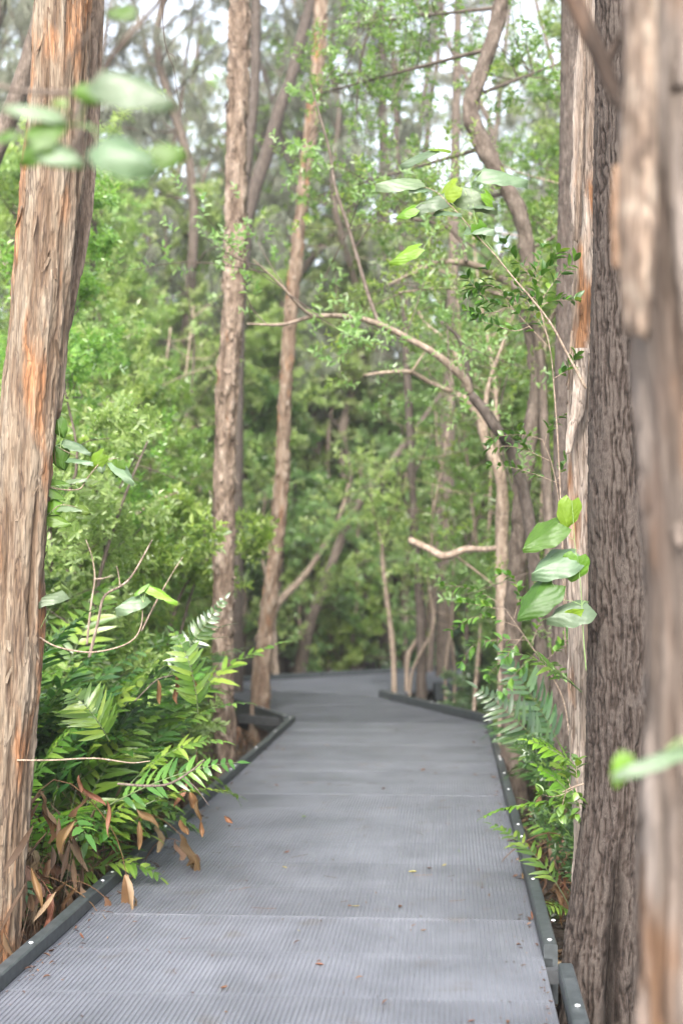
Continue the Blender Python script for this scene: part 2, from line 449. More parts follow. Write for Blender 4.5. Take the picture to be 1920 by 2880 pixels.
# ------------------------------------------------------------------ boardwalk
L0 = G(-92, 2880); L1 = G(830, 2030)
R0 = G(1572, 2880); R1 = G(1367, 2036)
ax = ((L1 - L0).normalized() + (R1 - R0).normalized()).normalized()
LB = L0 - ax * 8; RB = R0 - ax * 8
L2 = Vector((-2.27, 20.15, 0)); R2 = G(1064, 1960)
FK = G(1110, 1893); L3 = L2 + (FK - L2) * 2.1; R3 = Vector((L3.x + .9, L3.y - 3.0, 0))
R2b = Vector((1.25, 19.6, 0))
deck = thing('boardwalk', 'raised boardwalk of ribbed grey mesh panels with dark kerb rails, bending left then right', 'boardwalk')
deck['kind'] = 'structure'
def clip_line(poly, p, d):
    """interval of p + t d inside the convex polygon"""
    t0, t1 = -1e9, 1e9
    n_ = len(poly)
    cx = sum(q[0] for q in poly) / n_; cy = sum(q[1] for q in poly) / n_
    for i in range(n_):
        a, b = poly[i], poly[(i + 1) % n_]
        nx_, ny_ = -(b[1] - a[1]), b[0] - a[0]
        if nx_ * (cx - a[0]) + ny_ * (cy - a[1]) < 0: nx_, ny_ = -nx_, -ny_
        den = nx_ * d[0] + ny_ * d[1]; num = nx_ * (p[0] - a[0]) + ny_ * (p[1] - a[1])
        if abs(den) < 1e-9:
            if num < 0: return None
            continue
        t = -num / den
        if den > 0: t0 = max(t0, t)
        else: t1 = min(t1, t)
    return (t0, t1) if t1 - t0 > .01 else None
def clip_poly(poly, o, u, s0, s1):
    """polygon cut to s0 <= (p-o).u <= s1"""
    def half(pl, f):
        out = []
        for i in range(len(pl)):
            a, b = pl[i], pl[(i + 1) % len(pl)]
            fa, fb = f(a), f(b)
            if fa >= 0: out.append(a)
            if fa * fb < 0:
                t = fa / (fa - fb); out.append((a[0] + (b[0] - a[0]) * t, a[1] + (b[1] - a[1]) * t))
        return out
    pl = half(poly, lambda p: (p[0] - o[0]) * u[0] + (p[1] - o[1]) * u[1] - s0)
    return half(pl, lambda p: s1 - (p[0] - o[0]) * u[0] - (p[1] - o[1]) * u[1]) if pl else []
def panels(poly, o, u, smax, fine=True, pitch=.0192, cp=.0085):
    u = Vector(u).normalized(); v = Vector((-u.y, u.x))
    ang = math.atan2(-u.x, u.y)
    S, PL, k = 0.0, .6, 0
    while S < smax:
        pl = clip_poly(poly, o, u, S + .002, S + PL - .002)
        if len(pl) >= 3:
            area = abs(sum(pl[i][0] * pl[(i + 1) % len(pl)][1] - pl[(i + 1) % len(pl)][0] * pl[i][1] for i in range(len(pl)))) / 2
            if area > .02:
                m_ = MB()
                dz = random.uniform(-.0015, .0015)
                vs = [(p[0] - o[0]) * v.x + (p[1] - o[1]) * v.y for p in pl]
                c0 = math.floor(min(vs) / pitch) * pitch
                c = c0
                while c < max(vs):
                    q = (o[0] + v.x * c, o[1] + v.y * c)
                    r_ = clip_line(pl, q, u)
                    if r_:
                        mid = (r_[0] + r_[1]) / 2
                        m_.box((q[0] + u.x * mid, q[1] + u.y * mid, -.011 + dz), (.0088, r_[1] - r_[0], .022), ang)
                    c += pitch
                s = S + cp / 2
                while s < S + PL and fine:
                    q = (o[0] + u.x * s, o[1] + u.y * s)
                    r_ = clip_line(pl, q, v)
                    if r_:
                        mid = (r_[0] + r_[1]) / 2
                        m_.box((q[0] + v.x * mid, q[1] + v.y * mid, -.0122 + dz), (r_[1] - r_[0], .0048, .018), ang)
                    s += cp
                # frame edge of the panel and an added dark sheet as shade in the openings
                for s in (S + .009, S + PL - .009):
                    q = (o[0] + u.x * s, o[1] + u.y * s); r_ = clip_line(pl, q, v)
                    if r_:
                        mid = (r_[0] + r_[1]) / 2
                        m_.box((q[0] + v.x * mid, q[1] + v.y * mid, -.0118 + dz), (r_[1] - r_[0], .006, .0222), ang)
                n_ = len(pl)
                tr = [[0, i, i + 1] for i in range(1, n_ - 1)]
                m_.add([(p[0], p[1], -.026) for p in pl], tris=tr, mat=1)
                m_.build('deck_panel', [M['deck'], M['under']], deck, smooth=False)
        S += PL; k += 1
t2 = lambda v: (v.x, v.y)
far_end = .0
panels([t2(LB), t2(RB), t2(R1), t2(L1)], t2(LB), (ax.x, ax.y), 26)
a2 = (Vector((-.34, 1.0, 0))).normalized()
panels([t2(L1 + Vector((0, .004, 0))), t2(R1 + Vector((0, .004, 0))), t2(R2), t2(L2)], t2(L1 - a2 * 1.2), (a2.x, a2.y), 9, fine=False)
a3 = (L3 - L2).normalized()
panels([t2(L2 + a3 * .006), t2(R2 + a3 * .006), t2(R2b), t2(R3), t2(L3)], t2(L2 - a3 * 3), (a3.x, a3.y), 12, fine=False)

BOLT = None
def kerb(a, b, side, w_=.055, h_=.062, bolts=(), seg_name='kerb_rail'):
    """rail along a->b with the inner face on the line, side=+1 to the left of travel"""
    global BOLT
    a = Vector((a.x, a.y, 0)); b = Vector((b.x, b.y, 0))
    u = (b - a).normalized(); v = Vector((-u.y, u.x, 0)) * side
    L = (b - a).length
    m_ = MB()
    n_ = max(2, int(L / .12))
    bev = .006
    prof = [(0, .006), (0, h_ - bev), (bev, h_), (w_ - bev, h_), (w_, h_ - bev), (w_, -.17), (w_ - .02, -.17), (w_ - .02, .006)]
    vs = []
    for i in range(n_ + 1):
        t = L * i / n_
        j = (fbm(np.array([[t * 2, side * 3.0 + a.x, 0.0]]), 2, 3)[0] - .5) * .006
        for (x, z) in prof:
            p = a + u * t + v * (x + j); vs.append((p.x, p.y, z + j * .6))
    k = len(prof)
    q = []
    for i in range(n_):
        for j in range(k):
            j2 = (j + 1) % k
            q.append([i * k + j, i * k + j2, (i + 1) * k + j2, (i + 1) * k + j])
    tri = []
    m_.add(vs, q)
    m_.add([vs[j] for j in range(k)], [[0, 1, 4, 5], [1, 2, 3, 4]] , [[0, 5, 6], [0, 6, 7]])
    e0 = n_ * k
    m_.add([vs[e0 + j] for j in range(k)], [[5, 4, 1, 0], [4, 3, 2, 1]], [[6, 5, 0], [7, 6, 0]])
    ko = m_.build(seg_name, M['kerb'], deck, smooth=False)
    for t in bolts:
        if BOLT is None:
            bm_ = MB()
            th = np.linspace(0, 2 * math.pi, 14, endpoint=False)
            rings = []
            for rr, zz in ((.0100, 0), (.0100, .002), (.008, .004), (.004, .0055)):
                rings.append(np.stack([np.cos(th) * rr, np.sin(th) * rr, np.full(14, zz)], 1))
            vv = np.vstack(rings + [np.array([[0, 0, .0060]])])
            qq = [[r_ * 14 + j, r_ * 14 + (j + 1) % 14, (r_ + 1) * 14 + (j + 1) % 14, (r_ + 1) * 14 + j] for r_ in range(3) for j in range(14)]
            bm_.add(vv, qq, [[42 + j, 42 + (j + 1) % 14, 56] for j in range(14)])
            BOLT = bm_.mesh('bolt', M['bolt'])
        p = a + u * t + v * (w_ / 2)
        link('bolt', BOLT, ko, (p.x, p.y, h_))
def at_y(a, b, y):
    t = (y - a.y) / (b.y - a.y); return a + (b - a) * t
# left rail of the main run
Lr = [LB, at_y(LB, L1, 3.0), at_y(LB, L1, 8.45), L1]
kerb(Lr[0], at_y(LB, L1, 2.99), 1)
kerb(at_y(LB, L1, 3.0), at_y(LB, L1, 6.94), 1, bolts=[.3, 1.5, 2.7, 3.86])
kerb(at_y(LB, L1, 6.945), at_y(LB, L1, 10.9), 1, bolts=[.1, 1.4, 2.6, 3.86])
kerb(at_y(LB, L1, 10.905), L1, 1, bolts=[.1, 1.3, 2.6, 3.86])
# right rail of the main run: a gap where two rails are offset
yb = G(1560, 2745).y
kerb(RB, at_y(RB, R1, yb - .05) + Vector((.035, 0, 0)), -1, bolts=[8.0, 9.2, 10.4 ])
y1 = G(1545, 2700).y
kerb(at_y(RB, R1, y1), at_y(RB, R1, 8.30), -1, bolts=[.07, 1.22, 2.35])
kerb(at_y(RB, R1, 8.305), at_y(RB, R1, 11.5), -1, bolts=[.10, 1.5, 2.3, 3.1])
kerb(at_y(RB, R1, 11.505), R1, -1, bolts=[.08, 1.3, 1.9, 2.9])
# second and third runs
kerb(L1 + Vector((-.07, .02, 0)), L1 + (L2 - L1) * .42, 1, bolts=[.05, 1.0])
kerb(L1 + (L2 - L1) * .42, L2, 1, bolts=[.2, 1.4])
kerb(R1 + Vector((.0, .05, 0)), R2, -1, bolts=[.06, 1.5, 1.66, 2.9], w_=.075, h_=.085)
kerb(L2, L2 + (L3 - L2) * .3, 1, bolts=[.7, 1.0], h_=.075, w_=.08)
kerb(L2 + (L3 - L2) * .302, L3, 1, bolts=[.2, 1.4, 2.6], h_=.075, w_=.08)
kerb(R2b, R3, -1, h_=.075)
# dark beams and posts carrying the deck
def beam(a, b, z=-.10, w_=.06, h_=.12):
    m_ = MB(); a = Vector(a); b = Vector(b)
    c = (a + b) / 2; L = (b - a).length
    m_.box((c.x, c.y, z), (L, w_, h_), math.atan2(b.y - a.y, b.x - a.x))
    m_.build('beam', M['beam'], deck, smooth=False)
for y in np.arange(1.0, 14.4, 1.2):
    a = at_y(LB, L1, y); b = at_y(RB, R1, y); beam(a + Vector((.0, 0, 0)), b, z=-.092)
for (a, b) in ((LB, L1), (RB, R1)):
    for off in (.12, -.12):
        pass
m_ = MB()
for y in np.arange(2.2, 14.6, 2.4):
    for a, b, s in ((LB, L1, 1), (RB, R1, -1)):
        p = at_y(a, b, y); m_.box((p.x + s * .12, p.y, -.33), (.09, .09, .34))
        m_.build('post', M['beam'], deck, smooth=False); m_ = MB()
beam(L1 + Vector((-.62, .55, 0)), L1 + Vector((-.05, .10, 0)), z=-.02, h_=.09)
mb = MB(); q = at_y(RB, R1, (yb + y1) / 2)
mb.box((q.x + .01, q.y, -.03), (.10, .05, .05), .2); mb.build('kerb_bracket', M['beam'], deck, smooth=False)

# ------------------------------------------------------------------ trunks with bark relief
def trunk(name, parent, pts, rad, mat, style, seg=96, step=.012, seed=1, lobe=None, loc=None, fl=None):
    pts = [Vector(p) for p in pts]
    L = sum((pts[i + 1] - pts[i]).length for i in range(len(pts) - 1))
    n = max(8, int(L / step))
    c = spline(pts, n)
    r = np.interp(np.linspace(0, 1, n), np.linspace(0, 1, len(rad)), rad)
    s = np.linspace(0, L, n)
    t, a, b = frames(c)
    th = np.linspace(0, 2 * math.pi, seg, endpoint=False)
    TH_, S_ = np.meshgrid(th, s)
    RR = r[:, None] * np.ones((1, seg))
    cx, cy = np.cos(TH_) * RR, np.sin(TH_) * RR
    tw = S_ * .25
    cx2, cy2 = cx * np.cos(tw) - cy * np.sin(tw), cx * np.sin(tw) + cy * np.cos(tw)
    # slow swelling of the whole trunk
    big = fbm(np.stack([cx2 * 6, cy2 * 6, S_ * 1.6], -1), 3, seed) - .5
    if style == 'paper':
        f1 = fbm(np.stack([cx2 * 34, cy2 * 34, S_ * 3.2], -1), 5, seed + 3)
        lev = f1 * 9
        fr = lev - np.floor(lev)
        st = np.floor(lev) + np.clip((fr - .72) / .28, 0, 1) ** 1.0
        f2 = fbm(np.stack([cx2 * 110, cy2 * 110, S_ * 12], -1), 3, seed + 8) - .5
        h = (st / 9 - .5) * .055 + f2 * .008
        plate = np.clip(f1 * .55 + (st / 9 - .3) * .9, 0, 1)
    elif style == 'flaky':
        f1 = fbm(np.stack([cx2 * 24, cy2 * 24, S_ * 9], -1), 5, seed + 3)
        lev = f1 * 8; fr = lev - np.floor(lev)
        st = np.floor(lev) + np.clip((fr - .7) / .3, 0, 1)
        f2 = fbm(np.stack([cx2 * 90, cy2 * 90, S_ * 60], -1), 3, seed + 8) - .5
        h = (st / 8 - .5) * .065 + f2 * .008
        plate = np.clip(f1 * .6 + (st / 8 - .3) * .9, 0, 1)
    elif style == 'ridge':
        wv = fbm(np.stack([cx2 * 9, cy2 * 9, S_ * 7], -1), 3, seed + 21) - .5
        f1 = vnoise(np.stack([cx2 * 75 + wv * 4, cy2 * 75 + wv * 4, S_ * 5], -1), seed + 3) * .65 + vnoise(np.stack([cx2 * 150 + wv * 5, cy2 * 150, S_ * 12], -1), seed + 4) * .35
        rg = np.clip(1 - np.abs(f1 - .5) * 8, 0, 1)
        brk = fbm(np.stack([cx2 * 80, cy2 * 80, S_ * 60], -1), 3, seed + 9)
        h = -rg * .014 + (brk - .5) * .009
        plate = np.clip(.98 - rg * .95 + (brk - .5) * 1.1, 0, 1)
    else:
        f1 = fbm(np.stack([cx2 * 12, cy2 * 12, S_ * 5], -1), 4, seed + 3)
        h = (f1 - .5) * .03
        plate = f1
    RR = RR * (1 + big * .22) + h
    if lobe is not None:
        RR = lobe(RR, TH_, S_, L)
    v = c[:, None, :] + np.cos(TH_)[..., None] * a[:, None, :] * RR[..., None] + np.sin(TH_)[..., None] * b[:, None, :] * RR[..., None]
    i = np.arange(n - 1)[:, None] * seg; j = np.arange(seg)[None, :]; k = (j + 1) % seg
    q = np.stack([i + j, i + k, i + seg + k, i + seg + j], -1).reshape(-1, 4)
    mb_ = MB()
    if loc is None: loc = Vector((0, 0, 0))
    v = v - np.array(list(loc))
    mb_.add(v, q, attr=plate)
    if fl: flakes(mb_, c, r, loc=loc, **fl)
    return mb_.build(name, mat, parent), c, r

def flakes(m_, c, r, n_, size=(.02, .09), seed=1, zlim=(0, 9), curl=.6, side=None, loc=Vector((0, 0, 0))):
    """curling strips of bark standing off the trunk"""
    rg = np.random.default_rng(seed)
    t, a, b = frames(c)
    cnt = 0
    while cnt < n_:
        i = rg.integers(2, len(c) - 2)
        if not (zlim[0] < c[i][2] < zlim[1]):
            if rg.random() < .01: cnt += 1
            continue
        cnt += 1
        th = rg.uniform(0, 2 * math.pi)
        out = a[i] * math.cos(th) + b[i] * math.sin(th)
        tan = np.cross(t[i], out)
        wd = rg.uniform(size[0] * .5, size[0] * 1.3); ln = rg.uniform(size[1] * .35, size[1])
        down = -1 if rg.random() < .65 else 1
        nn = 6
        vs = []
        lift = rg.uniform(.4, 1.0) * curl
        sk = rg.uniform(-.3, .3)
        for k in range(nn):
            u = k / (nn - 1)
            off = r[i] + .001 + lift * ln * (u ** 2) * .55
            ctr = c[i] + t[i] * (down * ln * u * (1 - .25 * u)) + out * off + tan * sk * ln * u
            ww = wd * (1 - .55 * u ** 2) * (1 + .25 * rg.uniform(-1, 1))
            bend = out * (wd * .35 * lift * u)
            vs += [ctr - tan * ww / 2 + bend, ctr, ctr + tan * ww / 2 + bend * rg.uniform(.2, 1.2)]
        vs = np.array(vs) - np.array(list(loc))
        q = [[k * 3 + e, k * 3 + e + 1, k * 3 + e + 4, k * 3 + e + 3] for k in range(nn - 1) for e in (0, 1)]
        m_.add(vs, q, attr=np.full(len(vs), rg.uniform(.2, .9)))

# ------------------------------------------------------------------ small leaves, sprigs, crowns
def leaf6(l, w, fold=.25, droop=.15):
    return np.array([[0, 0, 0], [-w * .42, l * .28, fold * w * .4], [-w * .40, l * .66, fold * w * .35 - droop * l * .3], [0, l, -droop * l],
                     [w * .40, l * .66, fold * w * .35 - droop * l * .3], [w * .42, l * .28, fold * w * .4]])
LQ = np.array([[0, 3, 2, 1], [0, 5, 4, 3]])
def rotm(yaw, pitch, roll):
    return np.array(Euler((pitch, roll, 0)).to_matrix()).T @ np.array(Matrix.Rotation(yaw, 3, 'Z')).T
def make_sprig(rg, nl=11, L=.17, ll=.055, lw=.021, up=.6):
    vs, qs = [], []
    for k in range(nl):
        s = (k + .6) / nl
        l = ll * rg.uniform(.7, 1.15) * (1.0 - .25 * abs(s - .5))
        v = leaf6(l, lw * rg.uniform(.8, 1.2), .4, rg.uniform(.05, .3))
        yaw = k * 2.4 + rg.uniform(-.4, .4)
        m_ = np.array(Euler((rg.uniform(.1, up) + .5 * s, rg.uniform(-.5, .5), 0)).to_matrix())
        v = v @ m_.T
        v = v @ np.array(Matrix.Rotation(yaw, 3, 'Z')).T
        v[:, 2] += s * L
        vs.append(v); qs.append(LQ + 6 * k)
    # twig along z: a thin three sided prism
    return np.vstack(vs), np.vstack(qs)
def place_many(rg, V, Q, pos, dirs, scl):
    """copies of a sprig (axis z) at pos pointing along dirs"""
    n = len(pos)
    d = dirs / (np.linalg.norm(dirs, axis=1)[:, None] + 1e-9)
    h = rg.normal(size=(n, 3)); x = np.cross(h, d); x /= np.linalg.norm(x, axis=1)[:, None] + 1e-9
    y = np.cross(d, x)
    M_ = np.stack([x, y, d], 1) * scl[:, None, None]
    out = np.einsum('vk,nkj->nvj', V, M_) + pos[:, None, :]
    q = (Q[None] + (np.arange(n) * len(V))[:, None, None]).reshape(-1, 4)
    return out.reshape(-1, 3), q

def understory(seed, H=6.0, r0=.045, lo=.25, nb=22, bl=1.3, spr=9, ll=.075, lw=.029, stems=1, spread=.4, wander=.35, mats=('bark_bg', 'leaf'), nl=11, updir=.35):
    """skeleton + leaf sprigs; returns (wood mesh, leaf mesh)"""
    rg = np.random.default_rng(seed)
    wood = MB(); P_, D_, S_ = [], [], []
    for st in range(stems):
        az = rg.uniform(0, 6.28)
        out = spread if stems > 1 else .12
        hh = H * rg.uniform(.8, 1.05)
        pts = [np.array([0.04 * math.cos(az), 0.04 * math.sin(az), -.15])]
        for k in range(1, 7):
            f = k / 6
            pts.append(np.array([math.cos(az) * out * H * f * .35 + rg.normal() * wander * .25 * f ** .5, math.sin(az) * out * H * f * .35 + rg.normal() * wander * .25 * f ** .5, hh * f]))
        tc = wood.tube(pts, [r0, r0 * .85, r0 * .6, r0 * .25], 8, 26, wob=.15)
        for k in range(nb):
            f = lo + (1 - lo) * ((k + rg.random()) / nb)
            p0 = tc[min(len(tc) - 1, int(f * (len(tc) - 1)))]
            a = rg.uniform(0, 6.28)
            Lb = bl * rg.uniform(.55, 1.15) * (1.15 - .65 * f)
            dr = np.array([math.cos(a), math.sin(a), rg.uniform(0.0, .7)])
            dr /= np.linalg.norm(dr)
            bp = [p0]
            for q in range(1, 4):
                bp.append(p0 + dr * Lb * q / 3 + np.array([rg.normal() * .07, rg.normal() * .07, (q / 3) ** 2 * Lb * rg.uniform(-.25, updir)]))
            rb = r0 * (.34 - .18 * f)
            bc = wood.tube(bp, [rb, rb * .6, rb * .25], 5, 9, cap=False)
            for sb in range(5):
                g = rg.uniform(.3, 1.0)
                q0 = bc[int(g * (len(bc) - 1))]
                a2_ = dr * .6 + rg.normal(size=3) * .55 + np.array([0, 0, .15])
                a2_ /= np.linalg.norm(a2_)
                Ls = Lb * rg.uniform(.25, .5)
                q1 = q0 + a2_ * Ls * .5 + rg.normal(size=3) * .02
                q2 = q0 + a2_ * Ls + np.array([0, 0, rg.uniform(-.05, .08)])
                wood.tube([q0, q1, q2], [rb * .35, rb * .2, .0012], 3, 5, cap=False)
                for e in range(spr):
                    g2 = (e + rg.random()) / spr
                    pp = (q0 * (1 - g2) + q2 * g2)
                    P_.append(pp + rg.normal(size=3) * .015)
                    D_.append(a2_ * .5 + rg.normal(size=3) * .5 + np.array([0, 0, .35])); S_.append(rg.uniform(.7, 1.2))
    P_, D_, S_ = np.array(P_), np.array(D_), np.array(S_)
    lf = MB()
    sp = [make_sprig(rg, nl, .15, ll, lw) for _ in range(4)]
    idx = rg.integers(0, 4, len(P_))
    for k in range(4):
        mk = idx == k
        if mk.any():
            v, q = place_many(rg, sp[k][0], sp[k][1], P_[mk], D_[mk], S_[mk])
            lf.add(v, q)
    return wood.mesh('stem', M[mats[0]]), lf.mesh('foliage', M[mats[1]], smooth=False)

def plant_thing(name, label, cat, meshes, loc, rz, sc, group, pn=('trunk', 'crown')):
    t = thing(name, label, cat, loc, group, rz)
    t.scale = (sc, sc, sc)
    link(pn[0], meshes[0], t); link(pn[1], meshes[1], t)
    return t

def casuarina_meshes(seed, H=11.0, r0=.10, nb=26, mats=('bark_bg', 'needle'), lo=.35, nneed=80):
    rg = np.random.default_rng(seed)
    wood = MB(); B0, B1 = [], []
    pts = [np.array([0, 0, -.2])] + [np.array([rg.normal() * .12 * k, rg.normal() * .12 * k, H * k / 6]) for k in range(1, 7)]
    tc = wood.tube(pts, [r0, r0 * .8, r0 * .55, r0 * .2], 10, 30, wob=.12)
    for k in range(nb):
        f = lo + (1 - lo) * (k + rg.random()) / nb
        p0 = tc[int(f * (len(tc) - 1))]
        a = rg.uniform(0, 6.28); Lb = rg.uniform(1.2, 2.8) * (1.2 - .7 * f)
        dr = np.array([math.cos(a), math.sin(a), rg.uniform(.2, .9)]); dr /= np.linalg.norm(dr)
        bp = [p0 + dr * Lb * q / 3 + (rg.normal(size=3) * .12 if q else 0) for q in range(4)]
        rb = r0 * (.3 - .18 * f)
        bc = wood.tube(bp, [rb, rb * .6, rb * .2], 5, 9, cap=False)
        for sb in range(8):
            q0 = bc[int(rg.uniform(.25, 1) * (len(bc) - 1))]
            a2_ = dr * .5 + rg.normal(size=3) * .6; a2_ /= np.linalg.norm(a2_)
            q2 = q0 + a2_ * rg.uniform(.3, .8)
            wood.tube([q0, (q0 + q2) / 2 + rg.normal(size=3) * .04, q2 - np.array([0, 0, .1])], [rb * .3, rb * .15, .002], 3, 5, cap=False)
            for e in range(nneed):
                g = rg.random()
                s_ = q0 * (1 - g) + q2 * g
                B0.append(s_); B1.append(s_ + np.array([rg.normal() * .09, rg.normal() * .09, -rg.uniform(.10, .32)]))
    B0, B1 = np.array(B0), np.array(B1)
    n = len(B0)
    sd_ = np.cross(B1 - B0, rg.normal(size=(n, 3))); sd_ /= np.linalg.norm(sd_, axis=1)[:, None]
    wd = .0045
    mid = (B0 + B1) / 2 + rg.normal(size=(n, 3)) * .02
    v = np.stack([B0 - sd_ * wd, B0 + sd_ * wd, mid + sd_ * wd, B1, mid - sd_ * wd], 1).reshape(-1, 3)
    i = np.arange(n) * 5
    lf = MB(); lf.add(v, np.stack([i, i + 1, i + 2, i + 4], 1), np.stack([i + 4, i + 2, i + 3], 1))
    return wood.mesh('trunk', M[mats[0]]), lf.mesh('crown', M[mats[1]], smooth=False)

# ------------------------------------------------------------------ named trees
def add_crown(t, pos, sc, meshes):
    link('branch', meshes[0], t, pos).scale = (sc,) * 3
    link('crown', meshes[1], t, pos).scale = (sc,) * 3
CROWN = understory(900, H=3.6, r0=.05, lo=.2, nb=9, bl=1.4, spr=2, nl=6, mats=('bark_bg', 'leaf'))

def big_tree(name, label, pts, rad, mat, style, seg, step, seed, nfl=0, fsize=(.02, .09), crown=True, lobe=None, up=3.2, curl=.6, cmesh=None):
    pts = [Vector(p) for p in pts]
    # run on above the frame and down into the ground
    top = pts[0]; u = (pts[0] - pts[1]).normalized(); u.z = max(u.z, .9)
    pts = [top + u * up, top + u * up * .5] + pts
    rad = [rad[0] * .75, rad[0] * .9] + list(rad)
    pts = pts[::-1]; rad = rad[::-1]
    if pts[0].z > GZ - .1:
        u = (pts[0] - pts[1]).normalized()
        pts = [Vector((pts[0].x + u.x * .2, pts[0].y, GZ - .15))] + pts; rad = [rad[0] * 1.12] + rad
    base = Vector((pts[0].x, pts[0].y, GZ))
    t = thing(name, label, 'tree', base)
    fl = dict(n_=nfl, size=fsize, seed=seed + 50, zlim=(GZ, pts[-3].z + .2), curl=curl) if nfl else None
    o, c, r = trunk('trunk', t, pts, rad, M[mat], style, seg, step, seed, lobe, base, fl)
    if crown:
        cm = cmesh or CROWN
        add_crown(t, pts[-1] - base - Vector((0, 0, .4)), 1.0, cm)
    return t

tA = big_tree('paperbark_tree', 'thick paperbark trunk with orange stripped patches leaning in at the left edge', [D(146, -40, 6), D(136, 200, 6), D(121, 400, 6), D(100, 620, 6), D(64, 1000, 6), D(40, 1300, 6), D(24, 1550, 6), D(-8, 1850, 6), D(-40, 2150, 6), D(-62, 2330, 6)],
         [.092, .102, .118, .120, .126, .122, .120, .118, .13, .15], 'paper', 'paper', 190, .008, 4, 170, (.018, .15), curl=.22)
tA2 = big_tree('paperbark_tree', 'slim dark fissured stem pressed behind the thick left trunk near the top', [D(218, -40, 6.35), D(209, 200, 6.33), D(196, 420, 6.3), D(170, 600, 6.25), D(130, 800, 6.25), D(85, 1100, 6.25), D(45, 1500, 6.25), D(0, 1900, 6.25), D(-60, 2330, 6.25)],
          [.032, .035, .04, .045, .05, .05, .055, .06, .07], 'paper_mid', 'paper', 64, .014, 9, 60, (.015, .06), crown=False)
big_tree('forest_tree', 'grey leaning trunk behind the thick paperbark in the top left corner', [D(120, -60, 9), D(80, 100, 9), D(30, 250, 9), D(-30, 400, 9), D(-110, 620, 9), D(-240, 1000, 9), D(-400, 1700, 9)],
         [.05, .055, .06, .06, .065, .07, .08], 'bark_bg', 'plain', 24, .04, 12)
tC = big_tree('paperbark_tree', 'slender flaky paperbark standing by the left rail in the middle distance', [D(552, -40, 12), D(549, 100, 12), D(543, 350, 12), D(541, 560, 12), D(534, 720, 12), D(520, 920, 12), D(515, 1200, 12), D(511, 1500, 12), D(518, 1740, 12), D(520, 1900, 12)],
         [.090, .088, .092, .090, .094, .092, .093, .087, .092, .10], 'paper_mid', 'flaky', 90, .014, 22, 260, (.045, .11), curl=.55)
tD = big_tree('paperbark_tree', 'paperbark with orange base leaning over the far bend of the boardwalk', [D(738, -30, 16.3), D(730, 150, 16.3), D(702, 390, 16.3), D(672, 680, 16.3), D(655, 900, 16.3), D(646, 1120, 16.3), D(628, 1300, 16.3), D(607, 1480, 16.3), D(596, 1640, 16.3), D(590, 1760, 16.3)],
         [.085, .08, .08, .075, .075, .078, .085, .09, .10, .12], 'paper_orange', 'flaky', 64, .02, 31, 120, (.04, .12))


def lobeE(RR, TH_, S_, L):
    # two buttresses with a deep crevice between them at the foot
    z = S_
    a = np.clip(1 - (z - .1) / 1.25, 0, 1) ** 1.2
    th0 = math.atan2(-1, -.05)          # crevice faces the camera
    RR = RR * (1 + a * .22)
    for off, wd, dp in ((0.05, .15, .62), (1.9, .3, .3), (-2.1, .3, .3)):
        d = (TH_ - (E_DIR + off) + math.pi) % (2 * math.pi) - math.pi
        k_ = np.clip((1.2 - z) / .4, 0, 1) if dp > .5 else a
        RR = RR * (1 - k_ * dp * np.exp(-(d / wd) ** 2))
    return RR
E_DIR = 0.0
def find_edir(pts):
    c = spline(pts, 50); _, a, b = frames(c)
    v = np.array([0, -1.0, 0]); return math.atan2(v.dot(b[0]), v.dot(a[0]))
ptsE = [D(1424, -40, 5.75), D(1424, 300, 5.75), D(1424, 650, 5.75), D(1424, 1000, 5.75), D(1427, 1400, 5.75), D(1424, 1750, 5.75), D(1408, 2000, 5.75), D(1390, 2200, 5.75), D(1384, 2400, 5.75), D(1382, 2560, 5.75)]
E_DIR = find_edir(ptsE[::-1]) - .1
tE = big_tree('ironbark_tree', 'dark furrowed trunk splitting into two buttresses right of the boardwalk', ptsE,
         [.101, .103, .106, .108, .112, .122, .134, .146, .160, .17], 'rough', 'ridge', 210, .0065, 41, 0, crown=True, lobe=lobeE)
ptsE2 = [D(1375, -40, 6.15), D(1362, 300, 6.15), D(1358, 520, 6.15), D(1346, 900, 6.15), D(1348, 1200, 6.15), D(1349, 1500, 6.15), D(1350, 1750, 6.15), D(1362, 1950, 6.15), D(1350, 2200, 6.15), D(1335, 2500, 6.15)]
tE2 = big_tree('paperbark_tree', 'pale peeling paperbark strip showing along the left side of the dark furrowed trunk', ptsE2,
         [.071, .075, .083, .086, .083, .080, .078, .076, .086, .09], 'paper_pale', 'paper', 110, .010, 44, 60, (.02, .09), curl=.3)

